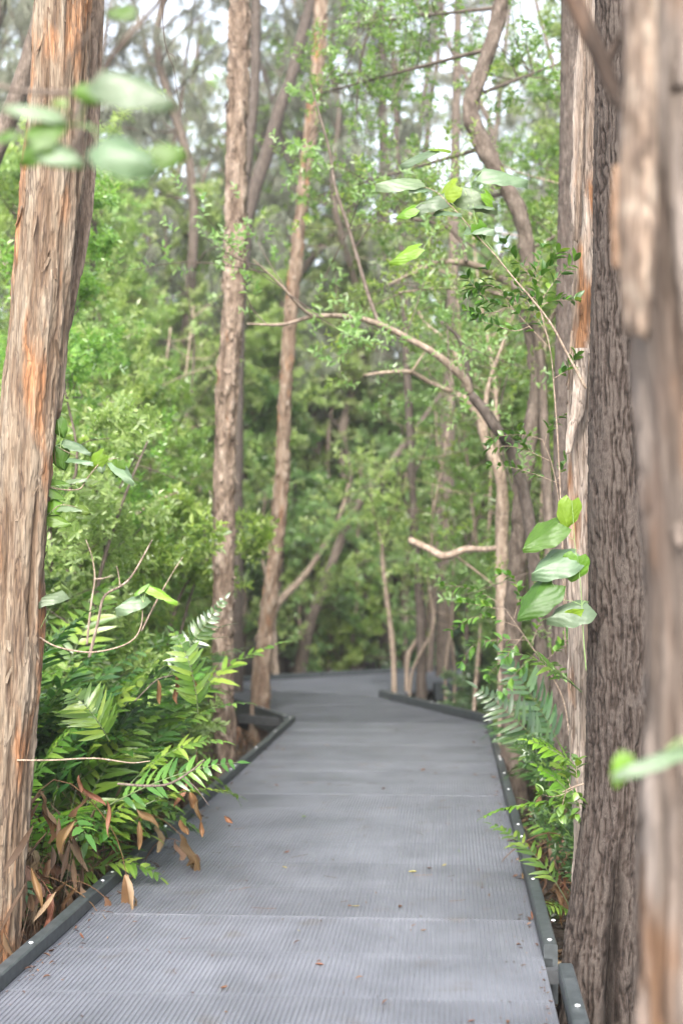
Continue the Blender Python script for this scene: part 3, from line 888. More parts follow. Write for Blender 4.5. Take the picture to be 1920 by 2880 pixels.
def slab(parent, pts_l, pts_r, d, mat, bend=.02, name='bark_flap', base=Vector((0, 0, 0)), th=.004, d2=None):
    """curled sheet of loose bark between two outlines, with its own thickness"""
    m_ = MB(); n = 26; nc = 7
    a = spline([D(x, y, d) for x, y in pts_l], n); b = spline([D(x, y, d2 or d) for x, y in pts_r], n)
    V = []
    for side in (0, 1):
        for i in range(n):
            for j in range(nc):
                u = j / (nc - 1)
                p = a[i] * (1 - u) + b[i] * u
                p[1] -= bend * math.sin(math.pi * u) * (1 + .3 * math.sin(i * .7)) + side * -th + .006 * (vnoise(np.array([[i * .5, j * .9, 1.0]]), 7)[0] - .5)
                V.append(p - np.array(list(base)))
    q = []
    o_ = n * nc
    for i in range(n - 1):
        for j in range(nc - 1):
            k = i * nc + j
            q.append([k, k + 1, k + nc + 1, k + nc]); q.append([o_ + k, o_ + k + nc, o_ + k + nc + 1, o_ + k + 1])
        k = i * nc; q.append([k, k + nc, o_ + k + nc, o_ + k]); k += nc - 1; q.append([k, o_ + k, o_ + k + nc, k + nc])
    for j in range(nc - 1):
        q.append([j, o_ + j, o_ + j + 1, j + 1]); k = (n - 1) * nc + j; q.append([k, k + 1, o_ + k + 1, o_ + k])
    m_.add(V, q, attr=np.random.default_rng(3).uniform(.3, .9, len(V)))
    return m_.build(name, mat, parent)
bE2 = tE2.location
slab(tE2, [(1338, 120), (1330, 300), (1322, 450), (1317, 552)], [(1346, 120), (1342, 300), (1334, 450), (1326, 560)], 6.04, M['paper_mid'], .012, base=bE2)
slab(tE2, [(1318, 800), (1312, 930), (1300, 990), (1297, 1045)], [(1350, 800), (1344, 930), (1325, 985), (1312, 1040)], 6.01, M['paper_pale'], .015, base=bE2)
slab(tE2, [(1310, 760), (1305, 830), (1302, 895)], [(1316, 760), (1311, 830), (1306, 895)], 6.03, M['paper_orange'], .004, base=bE2)

tF = big_tree('weathered_tree', 'blurred weathered trunk filling the right edge closest to the viewer', [D(1570, -60, 2.3), D(1568, 200, 2.3), D(1572, 500, 2.3), D(1592, 800, 2.3), D(1612, 1050, 2.3), D(1624, 1400, 2.3), D(1624, 1800, 2.3), D(1620, 2150, 2.3), D(1622, 2450, 2.3)],
         [.095, .096, .097, .095, .095, .096, .097, .098, .10], 'front', 'paper', 150, .008, 52, 60, (.02, .08), up=4.5, crown=False)
bF = tF.location
slab(tF, [(1450, -120), (1434, 200), (1420, 420), (1422, 600), (1432, 770)], [(1512, -120), (1512, 200), (1510, 420), (1505, 600), (1488, 785)], 2.2, M['paper_mid'], .03, base=bF, d2=2.17)
slab(tF, [(1408, 380), (1404, 500), (1408, 615)], [(1430, 380), (1426, 500), (1430, 618)], 2.22, M['paper_orange'], .005, base=bF)

LIMBS = {}
FAT = 1.3
def branchy(name, label, cat, paths, mat, group=None, leaves=None, parts='branch', seg=8, loc=None):
    """thing made of tapering limbs: paths = [(points, radii)], first is the trunk"""
    base = Vector(loc) if loc is not None else Vector(paths[0][0][0])
    t = thing(name, label, cat, base, group)
    LIMBS[label] = (t, [spline(p_, 40) for p_, _ in paths])
    for i, (pts, rad) in enumerate(paths):
        m_ = MB()
        m_.tube([Vector(p) - base for p in pts], [q_ * FAT for q_ in rad], seg if i == 0 else max(5, seg - 3), max(14, len(pts) * 7), wob=.30)
        m_.build('trunk' if (i == 0 and cat == 'tree') else ('stem' if i == 0 else parts), M[mat] if isinstance(mat, str) else M[mat[min(i, len(mat) - 1)]], t)
    return t
def path(pts, d, r):
    """display-pixel polyline -> world; d number or list"""
    n = len(pts)
    ds = d if isinstance(d, (list, tuple)) else [d] * n
    if len(ds) != n: ds = list(np.interp(np.linspace(0, 1, n), np.linspace(0, 1, len(ds)), ds))
    return ([D(x, y, dd) for (x, y), dd in zip(pts, ds)], r)
def sprigs_on(t, tips, mesh_list, seed, n, spread, sc=1.0, name='foliage', matk='leaf'):
    rg = np.random.default_rng(seed)
    base = np.array(list(t.location))
    sp = [make_sprig(rg, 10, .15, .055, .022) for _ in range(3)]
    lf = MB()
    pos, dr, s_ = [], [], []
    for tip in tips:
        p = np.array(list(tip)) - base
        for k in range(n):
            pos.append(p + rg.normal(size=3) * spread); dr.append(rg.normal(size=3) * .6 + np.array([0, 0, .5])); s_.append(sc * rg.uniform(.7, 1.2))
    pos, dr, s_ = np.array(pos), np.array(dr), np.array(s_)
    ix = rg.integers(0, 3, len(pos))
    for k in range(3):
        if (ix == k).any():
            v, q = place_many(rg, *sp[k], pos[ix == k], dr[ix == k], s_[ix == k]); lf.add(v, q)
    return lf.build(name, M[matk], t, smooth=False)

# crooked tree right of the middle
tI = big_tree('crooked_tree', 'crooked branching trunk snaking up behind the right hand rail', [D(1160, -40, 11), D(1140, 60, 11), D(1105, 165, 11), D(1080, 240, 11), D(1098, 310, 11), D(1140, 395, 11), D(1188, 480, 11), D(1210, 560, 11), D(1212, 700, 11), D(1228, 800, 11), D(1236, 880, 11), D(1220, 980, 11), D(1200, 1100, 11), D(1188, 1300, 11.2), D(1176, 1500, 11.4), D(1182, 1800, 11.6)],
         [.046, .052, .056, .062, .06, .062, .068, .062, .062, .068, .07, .07, .072, .075, .085, .11], 'bark_bg', 'flaky', 40, .02, 61, 0, crown=True)
b_ = Vector((D(1182, 1800, 11.6).x, 11.6, GZ))
branchy('pale_forked_tree', 'pale thin trunk with bare forking limbs beside the crooked tree', 'tree', [
    path([(1160, 1790), (1158, 1500), (1152, 1250), (1150, 1100), (1112, 1005), (1085, 935), (1050, 905)], [12.6, 12.4, 12.2, 12, 12, 12, 12], [.06, .055, .05, .05, .045, .035, .022]),
    path([(1050, 905), (990, 880), (945, 855), (890, 855), (835, 862)], [12, 11.7], [.022, .018, .014, .012, .006]),
    path([(1085, 935), (1060, 850), (1030, 790), (980, 745), (960, 715)], 12, [.03, .02, .015, .010, .006]),
    path([(1112, 1005), (1118, 900), (1150, 800), (1180, 720)], 12, [.025, .018, .012, .006]),
    path([(945, 855), (975, 810), (1000, 790)], 11.8, [.010, .007, .004])], 'bark_pale')
branchy('arching_tree', 'smooth limbs arching leftwards over the boardwalk from a dark forked stem', 'tree', [
    path([(1250, 1860), (1240, 1500), (1215, 1200), (1175, 1040), (1140, 985), (1110, 940), (1078, 905)], [10.4, 10.4, 10.3, 10.2, 10, 10, 10], [.05, .045, .042, .040, .034, .032, .028]),
    path([(1078, 905), (1065, 870), (1010, 820), (950, 785), (870, 745), (800, 728), (720, 727), (650, 745), (568, 744)], [10, 9.6], [.026, .022, .020, .018, .017, .015, .013, .009, .005]),
    path([(1078, 905), (1070, 830), (1052, 775), (1012, 738)], 10, [.024, .017, .013, .007]),
    path([(870, 745), (840, 660), (805, 540), (770, 430), (755, 340), (712, 190)], [9.8, 10.4], [.013, .012, .011, .010, .008, .004]),
    path([(720, 727), (690, 705), (640, 650), (580, 595)], [9.7, 9.4], [.010, .008, .006, .003]),
    ], ['bark_dark', 'limb', 'bark_dark', 'bark_bg', 'limb'])
tI2 = branchy('leaning_tree', 'pale curved limbs with a forked end high on the right of the path', 'tree', [
    path([(1265, 1800), (1262, 1300), (1250, 1000), (1238, 800), (1210, 700), (1170, 650), (1150, 640)], [10.9], [.045, .04, .035, .032, .028, .026, .024]),
    path([(1150, 640), (1100, 612), (1050, 602), (1000, 604), (960, 622), (890, 655)], [10.9, 10.5], [.024, .022, .02, .018, .013, .005]),
    path([(1070, 602), (1060, 560), (1030, 525), (980, 508), (900, 500)], [10.7, 10.9], [.014, .012, .010, .007, .004]),
    path([(1190, 690), (1120, 670), (1050, 662), (980, 665), (915, 672)], [10.9, 10.2], [.014, .012, .01, .008, .004]),
    path([(1238, 800), (1260, 740), (1290, 700), (1330, 692)], [10.9, 10.4], [.02, .016, .012, .008])], ['bark_bg', 'limb', 'bark_bg', 'limb', 'limb'])

big_tree('straight_tree', 'straight dark grey trunk just left of the pale peeling strip', [D(1314, -40, 9), D(1310, 200, 9), D(1302, 500, 9), D(1296, 800, 9), D(1292, 1050, 9), D(1290, 1400, 9), D(1286, 1800, 9), D(1284, 1960, 9)],
         [.078, .076, .07, .064, .062, .062, .066, .075], 'bark_dark', 'ridge', 96, .018, 71)
def sprays(t, limbs, n, seed, matk, reach=.8, lo=.3, ll=.06, lw=.024, nsp=6, zmin=1.0, up=.25):
    """fine leafy sprays on thin twigs all along the limbs"""
    rg = np.random.default_rng(seed); base = np.array(list(t.location))
    sp = [make_sprig(rg, 9, .15, ll, lw) for _ in range(3)]
    tw = MB(); pos, dr, sc_ = [], [], []
    for k in range(n):
        c = limbs[rg.integers(0, len(limbs))]; p = c[int(rg.uniform(lo, 1) * (len(c) - 1))]
        if p[2] < zmin: continue
        d_ = rg.normal(size=3) * np.array([1, 1, .8]) + np.array([0, 0, up]); d_ /= np.linalg.norm(d_)
        L = reach * rg.uniform(.3, 1)
        q1 = p + d_ * L * .5 + rg.normal(size=3) * .06; q2 = p + d_ * L + np.array([0, 0, rg.uniform(-.15, .1)])
        tw.tube([p - base, q1 - base, q2 - base], [.005, .003, .001], 4, 7, cap=False)
        for e in range(nsp):
            g = .25 + .75 * (e + rg.random()) / nsp
            cpt = (1 - g) ** 2 * p + 2 * g * (1 - g) * q1 + g * g * q2
            pos.append(cpt + rg.normal(size=3) * .035 - base); dr.append(d_ * .6 + rg.normal(size=3) * .5 + np.array([0, 0, .3])); sc_.append(rg.uniform(.7, 1.2))
    pos, dr, sc_ = np.array(pos), np.array(dr), np.array(sc_)
    lf = tw; ix = rg.integers(0, 3, len(pos))
    for k in range(3):
        if (ix == k).any():
            v, q = place_many(rg, *sp[k], pos[ix == k], dr[ix == k], sc_[ix == k]); lf.add(v, q, mat=1)
    lf.build('foliage', [M['bark_bg'], M[matk]], t, smooth=False)
crook = [D(1160, -40, 11), D(1105, 165, 11), D(1080, 240, 11), D(1140, 395, 11), D(1188, 480, 11), D(1212, 700, 11)]
crk = spline(crook, 40)
limbs_c = [crk] + [spline([crk[i], crk[i] + np.array(o_) * .55, crk[i] + np.array(o_)], 30) for i, o_ in
                   ((3, (-1.2, 1.6, .5)), (8, (-1.5, 2.0, .3)), (14, (.9, .8, .6)), (20, (-1.4, 2.2, .2)), (26, (-1.2, 2.0, .3)), (33, (.8, .6, .5)))]
m_ = MB()
for l_ in limbs_c[1:]: m_.tube((l_ - np.array(list(tI.location))).tolist()[::7] + [(l_[-1] - np.array(list(tI.location))).tolist()], [.018, .012, .005], 6, 16, wob=.2)
m_.build('branch', M['bark_bg'], tI)
sprays(tI, limbs_c[1:], 150, 71, 'leaf', 1.0, .35)
for (lab, n_, sd_, mk, re_) in (('smooth limbs arching leftwards over the boardwalk from a dark forked stem', 34, 72, 'leaf_light', 1.1),
                               ('pale curved limbs with a forked end high on the right of the path', 42, 73, 'leaf', 1.1),
                               ('pale thin trunk with bare forking limbs beside the crooked tree', 16, 74, 'leaf_light', .9)):
    t_, lm = LIMBS[lab]; sprays(t_, lm, n_, sd_, mk, re_)
# darker trunks further back
def bgtrunk(label, pts, d, r, mat='bark_dark', crown=True, name='forest_tree', limbs=()):
    p, rr = path(pts, d, r)
    t = big_tree(name, label, p, rr, mat, 'plain', 20, .06, int(abs(pts[0][0]) + 7 * len(pts)), crown=crown, cmesh=CROWN)
    base = t.location
    for lp in limbs:
        q, r_ = path(*lp)
        m_ = MB(); m_.tube([v - base for v in q], r_, 6, 20, wob=.3); m_.build('branch', M[mat], t)
    return t
bgtrunk('dark trunk standing directly behind the slender flaky paperbark', [(588, -40), (584, 200), (560, 430), (530, 700), (518, 1100), (512, 1700)], 15, [.05, .055, .06, .06, .065, .08])
bgtrunk('dark trunk leaning right above the flaky paperbark', [(700, 60), (668, 180), (640, 260), (610, 360), (580, 450), (560, 560), (545, 800), (540, 1100), (535, 1550)], 19, [.06, .08, .09, .095, .10, .10, .11, .11, .13])
bgtrunk('dim trunk left of the thick paperbark gap with vines', [(212, 760), (210, 900), (208, 1050), (215, 1300), (220, 1600)], 14, [.03, .035, .04, .045, .05], crown=False)
bgtrunk('dark upright trunk rising through the middle foliage', [(925, 640), (932, 800), (942, 1000), (950, 1200), (965, 1400), (968, 1600), (970, 1700)], 18.5, [.035, .04, .05, .055, .06, .065, .08], crown=False,
        limbs=[([(945, 1100), (975, 1040), (1010, 960), (1020, 900)], 18.5, [.02, .014, .01, .005]), ([(950, 1200), (920, 1120), (915, 1040)], 18.5, [.02, .014, .006])])
bgtrunk('brown trunk leaning right beyond the far rail', [(880, 1085), (840, 1130), (805, 1190), (775, 1260), (745, 1340), (715, 1420), (695, 1510), (685, 1590)], 24, [.03, .04, .05, .06, .075, .085, .095, .11], 'bark_bg', crown=False,
        limbs=[([(775, 1260), (800, 1170), (805, 1080), (790, 1000)], 24, [.04, .03, .02, .01])])
branchy('pale_sapling', 'pale bent sapling with a long diagonal bough left of the leaning trunk', 'tree', [
    path([(640, 1600), (628, 1480), (632, 1400), (700, 1320), (750, 1245), (785, 1170), (800, 1110)], 21.5, [.05, .04, .045, .04, .034, .028, .015]),
    path([(632, 1400), (612, 1330), (600, 1250), (610, 1130)], 21.5, [.025, .02, .014, .006])], 'limb')
branchy('pale_sapling', 'thin pale sapling forking beside the far end of the right rail', 'tree', [
    path([(906, 1640), (902, 1500), (885, 1350), (878, 1255), (895, 1190), (925, 1130), (932, 1085)], 18.6, [.035, .03, .028, .026, .02, .015, .008]),
    path([(878, 1255), (858, 1180), (850, 1100)], 18.6, [.014, .01, .005])], 'limb')
branchy('pale_sapling', 'short crooked pale stem in the shade behind the far rail', 'tree', [
    path([(935, 1640), (935, 1520), (950, 1480), (975, 1440), (990, 1380), (1000, 1290)], 19, [.03, .028, .024, .02, .015, .01]),
    ], 'limb')
branchy('fallen_branch', 'pale bare bough lying level across the shrubs right of the path', 'branch', [
    path([(1146, 1258), (1110, 1262), (1070, 1262), (1020, 1278), (985, 1262), (940, 1240)], [12.2, 12.6], [.02, .02, .024, .026, .026, .022]),
    path([(1040, 1272), (1090, 1310), (1140, 1350), (1160, 1372)], [12.5], [.010, .009, .007, .004])], 'bark_pale')
for lab, n_, sd_ in (('pale bent sapling with a long diagonal bough left of the leaning trunk', 70, 75), ('thin pale sapling forking beside the far end of the right rail', 60, 76), ('short crooked pale stem in the shade behind the far rail', 50, 77)):
    t_, lm = LIMBS[lab]; sprays(t_, lm, int(n_ * .45), sd_, 'leaf_light', 1.3, .5, .085, .034, 6, 1.4)
# tall trunks in the upper middle
for lab, pts, d, r, mt in (
    ('pale brown tall trunk behind the crooked tree top', [(1052, -40), (1050, 100), (1046, 300), (1040, 600), (1030, 1000), (1020, 1500)], 22, [.06, .07, .08, .09, .10, .12], 'bark_bg'),
    ('tall grey trunk in the upper middle behind the leafy canopy', [(872, -40), (876, 100), (880, 300), (884, 600), (886, 1000), (885, 1560)], 26, [.08, .09, .10, .10, .11, .13], 'bark_dark'),
    ('tall slim grey trunk seen against the bright sky gap', [(912, -40), (1002, 90), (985, 260), (960, 600), (930, 1000), (915, 1540)], 29, [.05, .07, .08, .09, .10, .12], 'bark_bg'),
    ('far grey trunk between the two left paperbarks', [(430, 120), (400, 330), (350, 420), (346, 560), (340, 900), (330, 1500)], 25, [.03, .05, .06, .07, .08, .10], 'bark_bg'),
    ('far dark trunk just right of the flaky paperbark', [(668, 380), (690, 300), (672, 500), (640, 800), (630, 1200), (628, 1540)], 27, [.05, .08, .11, .12, .12, .14], 'bark_dark'),
    ('far pale leaning trunk over the grey needle foliage', [(300, -20), (360, 200), (400, 420), (420, 700), (430, 1100), (430, 1540)], 30, [.04, .05, .06, .07, .08, .10], 'bark_bg'),
    ('far thin trunk showing through the centre foliage', [(790, 700), (782, 850), (778, 960), (780, 1200), (770, 1550)], 28, [.04, .05, .055, .06, .08], 'bark_bg'),
    ('far slim trunk low behind the right shrubs', [(1020, 900), (1010, 1100), (1000, 1300), (985, 1560)], 23, [.03, .04, .045, .06], 'bark_bg')):
    bgtrunk(lab, pts, d, r, mt, crown=False)
# bare dark twiggy limb hanging in the top middle
branchy('hanging_branch', 'thin dark curved branch hanging from the top centre', 'branch', [
    path([(890, -20), (860, 40), (832, 120), (822, 200), (818, 260)], 12.5, [.014, .013, .011, .009, .005]),
    path([(832, 165), (790, 172), (750, 175), (700, 168)], 12.5, [.008, .007, .005, .003]),
    path([(860, 40), (880, 60), (900, 90)], 12.5, [.006, .004, .002])], 'bark_dark', loc=D(890, -20, 12.5))

FAT = 1.0
# ------------------------------------------------------------------ mid and far foliage
centre = [(-.35, -6), ((L0.x + R0.x) / 2, L0.y), ((L1.x + R1.x) / 2, L1.y), ((L2.x + R2.x) / 2 , 19.3), (L3.x, L3.y - 1.5)]
def seg_dist(x, y):
    best = 99
    for (a, b) in zip(centre[:-1], centre[1:]):
        dx, dy = b[0] - a[0], b[1] - a[1]
        t = max(0, min(1, ((x - a[0]) * dx + (y - a[1]) * dy) / (dx * dx + dy * dy)))
        best = min(best, math.hypot(x - a[0] - t * dx, y - a[1] - t * dy))
    return best
UT = [understory(101, H=6.2, nb=30, bl=1.25, spr=8, lo=.22),
      understory(102, H=7.4, nb=34, bl=1.5, spr=8, lo=.28, mats=('bark_bg', 'leaf_light')),
      understory(103, H=5.4, nb=28, bl=1.2, spr=9, lo=.15, mats=('bark_dark', 'leaf_dark')),
      understory(104, H=8.2, nb=34, bl=1.7, spr=8, lo=.35, mats=('bark_bg', 'leaf'))]
LB_ = None
BU = [understory(201, H=2.4, r0=.02, nb=9, bl=.75, spr=7, lo=.12, stems=4, spread=.8, mats=('bark_bg', 'leaf')),
      understory(202, H=1.9, r0=.018, nb=9, bl=.7, spr=7, lo=.08, stems=5, spread=1.0, mats=('bark_dark', 'leaf_dark'), ll=.06),
      understory(203, H=2.8, r0=.02, nb=10, bl=.8, spr=7, lo=.15, stems=4, spread=.7, mats=('bark_bg', 'leaf_light'), ll=.06, lw=.026),
      understory(204, H=2.0, r0=.02, nb=8, bl=.7, spr=6, lo=.1, stems=5, spread=.9, mats=('bark_bg', 'leaf_soft'), ll=.10, lw=.075, nl=6)]
FT = [understory(301, H=9.5, r0=.09, nb=30, bl=2.1, spr=7, lo=.18, ll=.10, lw=.045, nl=8, mats=('bark_bg', 'leaf_far')),
      understory(302, H=8.0, r0=.08, nb=30, bl=2.0, spr=7, lo=.10, ll=.10, lw=.045, nl=8, mats=('bark_dark', 'leaf_far'))]
CS = [casuarina_meshes(401, H=12), casuarina_meshes(402, H=14, lo=.30)]

def scatter(n, xr, yr, rmin, clear, seed):
    rg = np.random.default_rng(seed); out = []; tries = 0
    while len(out) < n and tries < 4000:
        tries += 1
        y = rg.uniform(*yr); x = rg.uniform(xr[0](y), xr[1](y))
        if x < 0 and 9.5 < y < 22 and -.135 * y < x: continue
        if seg_dist(x, y) < clear: continue
        if any(math.hypot(x - a, y - b) < rmin for a, b in out): continue
        out.append((x, y))
    return out
def kl(y): return at_y(LB, L1, y).x if y < L1.y else L1.x - .34 * (y - L1.y)
def kr(y): return at_y(RB, R1, y).x if y < R1.y else R1.x - .32 * (y - R1.y)
def put(meshset, pts, name, label, cat, group, seed, smin=.85, smax=1.15, weights=None, pn=('trunk', 'crown')):
    rg = np.random.default_rng(seed)
    for (x, y) in pts:
        k = rg.choice(len(meshset), p=weights)
        look = label[k] if isinstance(label, (list, tuple)) else label
        lab = look + ' ' + group
        plant_thing(name, lab, cat, meshset[k], (x, y, float(gz(x, y))), rg.uniform(0, 6.28), rg.uniform(smin, smax), lab, pn)
shl = ['mid green small leaved shrub', 'dark leafy low shrub', 'pale green tall shrub', 'shrub with large soft leaves']
utl = ['mid green small leaved tree', 'light green slender tree', 'dark green bushy tree', 'tall green tree with bare lower stem', 'spreading light green tree reaching overhead']
UT.append(understory(105, H=7.6, r0=.05, nb=40, bl=2.3, spr=9, lo=.42, mats=('bark_bg', 'leaf_light'), updir=.2))
UT.append(understory(106, H=6.6, r0=.05, nb=36, bl=2.1, spr=9, lo=.38, mats=('bark_bg', 'leaf'), updir=.15))
utl.append('spreading mid green tree reaching overhead')
SF = ('stem', 'foliage')
# left side
put(BU, scatter(24, (lambda y: -.26 * y - 1.2, lambda y: kl(y) - 1.0), (9.2, 16), .8, 1.9, 1), 'shrub', shl, 'shrub', 'left of the boardwalk', 2, pn=SF, weights=[.35, .15, .25, .25])
put(UT[:3], scatter(8, (lambda y: -.27 * y - 1.2, lambda y: kl(y) - 1.3), (10.5, 17), 1.3, 2.3, 3), 'understorey_tree', utl, 'tree', 'left of the boardwalk', 4, .62, .82, weights=[.4, .4, .2])
# right side
put(BU, scatter(18, (lambda y: kr(y) + .9, lambda y: .26 * y + 1.6), (9, 17), .8, 1.8, 5), 'shrub', shl, 'shrub', 'right of the boardwalk', 6, .7, 1.1, pn=SF, weights=[.35, .1, .35, .2])
put(UT[:4], scatter(9, (lambda y: kr(y) + 1.2, lambda y: .27 * y + 1.6), (10.5, 18), 1.2, 2.1, 7), 'understorey_tree', utl, 'tree', 'right of the boardwalk', 8, .9, 1.1)
put(UT, [(kr(12.6) + 1.5, 12.6), (kr(14.4) + 2.2, 14.6), (kr(16.2) + 2.0, 16.4)], 'understorey_tree', utl, 'tree', 'right of the boardwalk', 31, .92, 1.08, weights=[0, 0, 0, 0, .6, .4])
put(UT, [(-3.3, 17.8), (-2.9, 13.6)], 'understorey_tree', utl, 'tree', 'left of the boardwalk', 33, .75, .9, weights=[0, 0, 0, 0, .5, .5])
put(UT, [(-1.9, 24.6), (.2, 25.2), (2.0, 25.6), (3.4, 24.8)], 'understorey_tree', utl, 'tree', 'just past the far rail', 51, .62, .8, weights=[.3, .4, 0, 0, .3, 0])
put(UT, [(-3.6, 21.5), (-4.6, 19.5), (-2.6, 25.6), (1.2, 27.2), (3.0, 28.0), (-.8, 27.6), (4.4, 26.2), (-4.2, 24.0)], 'understorey_tree', utl, 'tree', 'in the pale middle distance', 53, .8, 1.05, weights=[.2, .5, 0, 0, .3, 0])
UC = [understory(107, H=6.8, r0=.04, nb=46, bl=1.5, spr=8, lo=.10, mats=('bark_bg', 'leaf_light')), understory(108, H=7.6, r0=.045, nb=46, bl=1.6, spr=8, lo=.14, mats=('limb', 'leaf_far'))]
put(UC, [(-3.3, 20.6), (-3.1, 23.2), (-1.7, 24.4), (-.3, 26.0), (1.1, 25.2), (2.5, 26.6), (3.5, 24.9), (-2.4, 27.0), (.5, 28.4), (-4.3, 22.2)], 'understorey_tree', ['pale leaved tree bushy to its foot', 'tall pale leaved tree bushy to its foot'], 'tree', 'closing the view past the bend', 55, 1.0, 1.3)
# thin bare stems that let the light through
def thin_stem(seed):
    rg = np.random.default_rng(seed); wd = MB(); H = rg.uniform(4.5, 7)
    pts = [np.array([0, 0, -.2])]
    lean = rg.normal(size=2) * .10
    for k in range(1, 7): pts.append(np.array([lean[0] * k * H / 6 + rg.normal() * .10, lean[1] * k * H / 6 + rg.normal() * .10, H * k / 6]))
    c = wd.tube(pts, [.026, .022, .018, .008], 6, 30, wob=.3)
    P_, D_ = [], []
    for k in range(13):
        p = c[int(rg.uniform(.3, 1) * 29)]; d_ = rg.normal(size=3) * np.array([1, 1, .4]) + np.array([0, 0, .4]); d_ /= np.linalg.norm(d_); L = rg.uniform(.4, 1.3)
        q = p + d_ * L + np.array([0, 0, rg.uniform(-.2, .2)]); m1 = (p + q) / 2 + rg.normal(size=3) * .08
        wd.tube([p, m1, q], [.009, .006, .002], 4, 8, cap=False)
        for e in range(5):
            g = .35 + .65 * rg.random(); P_.append(p * (1 - g) + q * g + rg.normal(size=3) * .06); D_.append(d_ + rg.normal(size=3) * .6)
    sp = make_sprig(rg, 8, .15, .075, .03); lf = MB()
    v, q = place_many(rg, *sp, np.array(P_), np.array(D_), rg.uniform(.7, 1.2, len(P_))); lf.add(v, q)
    return wd.mesh('trunk', M['bark_pale' if seed % 3 == 0 else 'bark_bg' if seed % 3 == 1 else 'limb']), lf.mesh('crown', M['leaf_light' if seed % 2 else 'leaf'], smooth=False)
TS = [thin_stem(1700 + i) for i in range(7)]
tsl = ['thin grey stemmed sapling with sparse leaves', 'thin brown stemmed sapling with sparse leaves', 'thin pale stemmed sapling with sparse leaves'] * 3
put(TS, scatter(16, (lambda y: kr(y) + .45, lambda y: .2 * y + .5), (11.5, 17), .45, 1.3, 41), 'thin_sapling', tsl, 'tree', 'right of the boardwalk', 42, .7, 1.1)
put(TS, scatter(12, (lambda y: .03 * y + .3, lambda y: .17 * y), (17, 20), .35, 1.3, 43), 'thin_sapling', tsl, 'tree', 'inside the far bend', 44, .7, 1.1)
put(TS, scatter(26, (lambda y: -.14 * y, lambda y: .2 * y), (23.6, 28), .5, 1.6, 45), 'thin_sapling', tsl, 'tree', 'beyond the far rail', 46, .8, 1.3)
put(TS, scatter(14, (lambda y: -.24 * y, lambda y: -.1 * y - .6), (12, 21), .6, 1.5, 47), 'thin_sapling', tsl, 'tree', 'left of the boardwalk', 48, .8, 1.2)
put(BU[:3], [(kr(7.3) + .62, 7.3), (kr(8.2) + .78, 8.2), (kr(9.4) + .72, 9.4), (kr(10.6) + .75, 10.7), (kr(12) + .7, 12.0)], 'shrub', shl, 'shrub', 'close against the right rail', 57, .42, .6, pn=SF, weights=[.4, .4, .2])
# inside of the second bend and beyond
put(BU, [(1.8, 17.8), (2.3, 16.6), (2.9, 18.3), (3.4, 17.6)], 'shrub', shl, 'shrub', 'inside the far bend', 9, .6, .85, pn=SF, weights=[.3, .1, .4, .2])
put(UT, [(2.3, 18.0), (3.4, 18.9), (2.9, 16.9)], 'understorey_tree', utl, 'tree', 'inside the far bend', 10, .8, .95, weights=[.2, .2, .1, .1, .2, .2])
put(BU, scatter(20, (lambda y: -.26 * y - 1, lambda y: .26 * y + 1), (24.5, 29), 1.0, 1.9, 11), 'shrub', shl, 'shrub', 'beyond the far rail', 12, .8, 1.3, pn=SF, weights=[.3, .1, .3, .3])
put(BU, scatter(10, (lambda y: -.26 * y - 1, lambda y: kl(y) - 1.2), (16, 22), .9, 1.9, 13), 'shrub', shl, 'shrub', 'left of the far bend', 14, .8, 1.2, pn=SF, weights=[.35, .1, .35, .2])
put(UT, scatter(10, (lambda y: -.27 * y - 1, lambda y: kl(y) - 1.0), (16, 23), 1.4, 2.0, 15), 'understorey_tree', utl, 'tree', 'left of the far bend', 16, .75, .95)
put(UT, scatter(12, (lambda y: -.12 * y, lambda y: .27 * y + 1), (24.5, 31), 1.8, 2.4, 17), 'understorey_tree', utl, 'tree', 'beyond the far rail', 18, .9, 1.2)
TT = [understory(111, H=11.5, r0=.08, nb=52, bl=1.7, spr=9, lo=.30, ll=.085, lw=.034, mats=('bark_bg', 'leaf_light')),
      understory(112, H=13.0, r0=.09, nb=56, bl=1.9, spr=9, lo=.35, ll=.08, lw=.03, mats=('bark_bg', 'leaf'))]
put(TT, scatter(13, (lambda y: -.08 * y, lambda y: .27 * y + 1), (26.5, 33), 1.6, 2.6, 37), 'canopy_tree', ['tall fine leaved light green tree', 'tall fine leaved mid green tree'], 'tree', 'forming the canopy past the bend', 38, .85, 1.1)
put(TT, [(kr(13) + 2.6, 13.4), (kr(16) + 2.6, 17.0), (kr(11) + 2.4, 10.8)], 'canopy_tree', ['tall fine leaved light green tree', 'tall fine leaved mid green tree'], 'tree', 'behind the crooked trunks on the right', 39, .7, .8)
put(FT, scatter(14, (lambda y: -.28 * y - 1, lambda y: .28 * y + 1), (28, 38), 2.3, 2.2, 19), 'forest_tree', 'far leafy forest tree', 'tree', 'blending into the background', 20, .7, 1.1)
put(CS, scatter(17, (lambda y: -.29 * y - 1, lambda y: -.01 * y), (17, 32), 1.7, 2.6, 21), 'she_oak_tree', 'grey needle leaved tree with drooping sprays', 'tree', 'behind the left trunks', 22, .9, 1.2)
put(CS, scatter(10, (lambda y: -0.03 * y, lambda y: .28 * y + 1), (24, 34), 1.9, 2.6, 23), 'she_oak_tree', 'grey needle leaved tree with drooping sprays', 'tree', 'above the right foliage', 24, .9, 1.2)

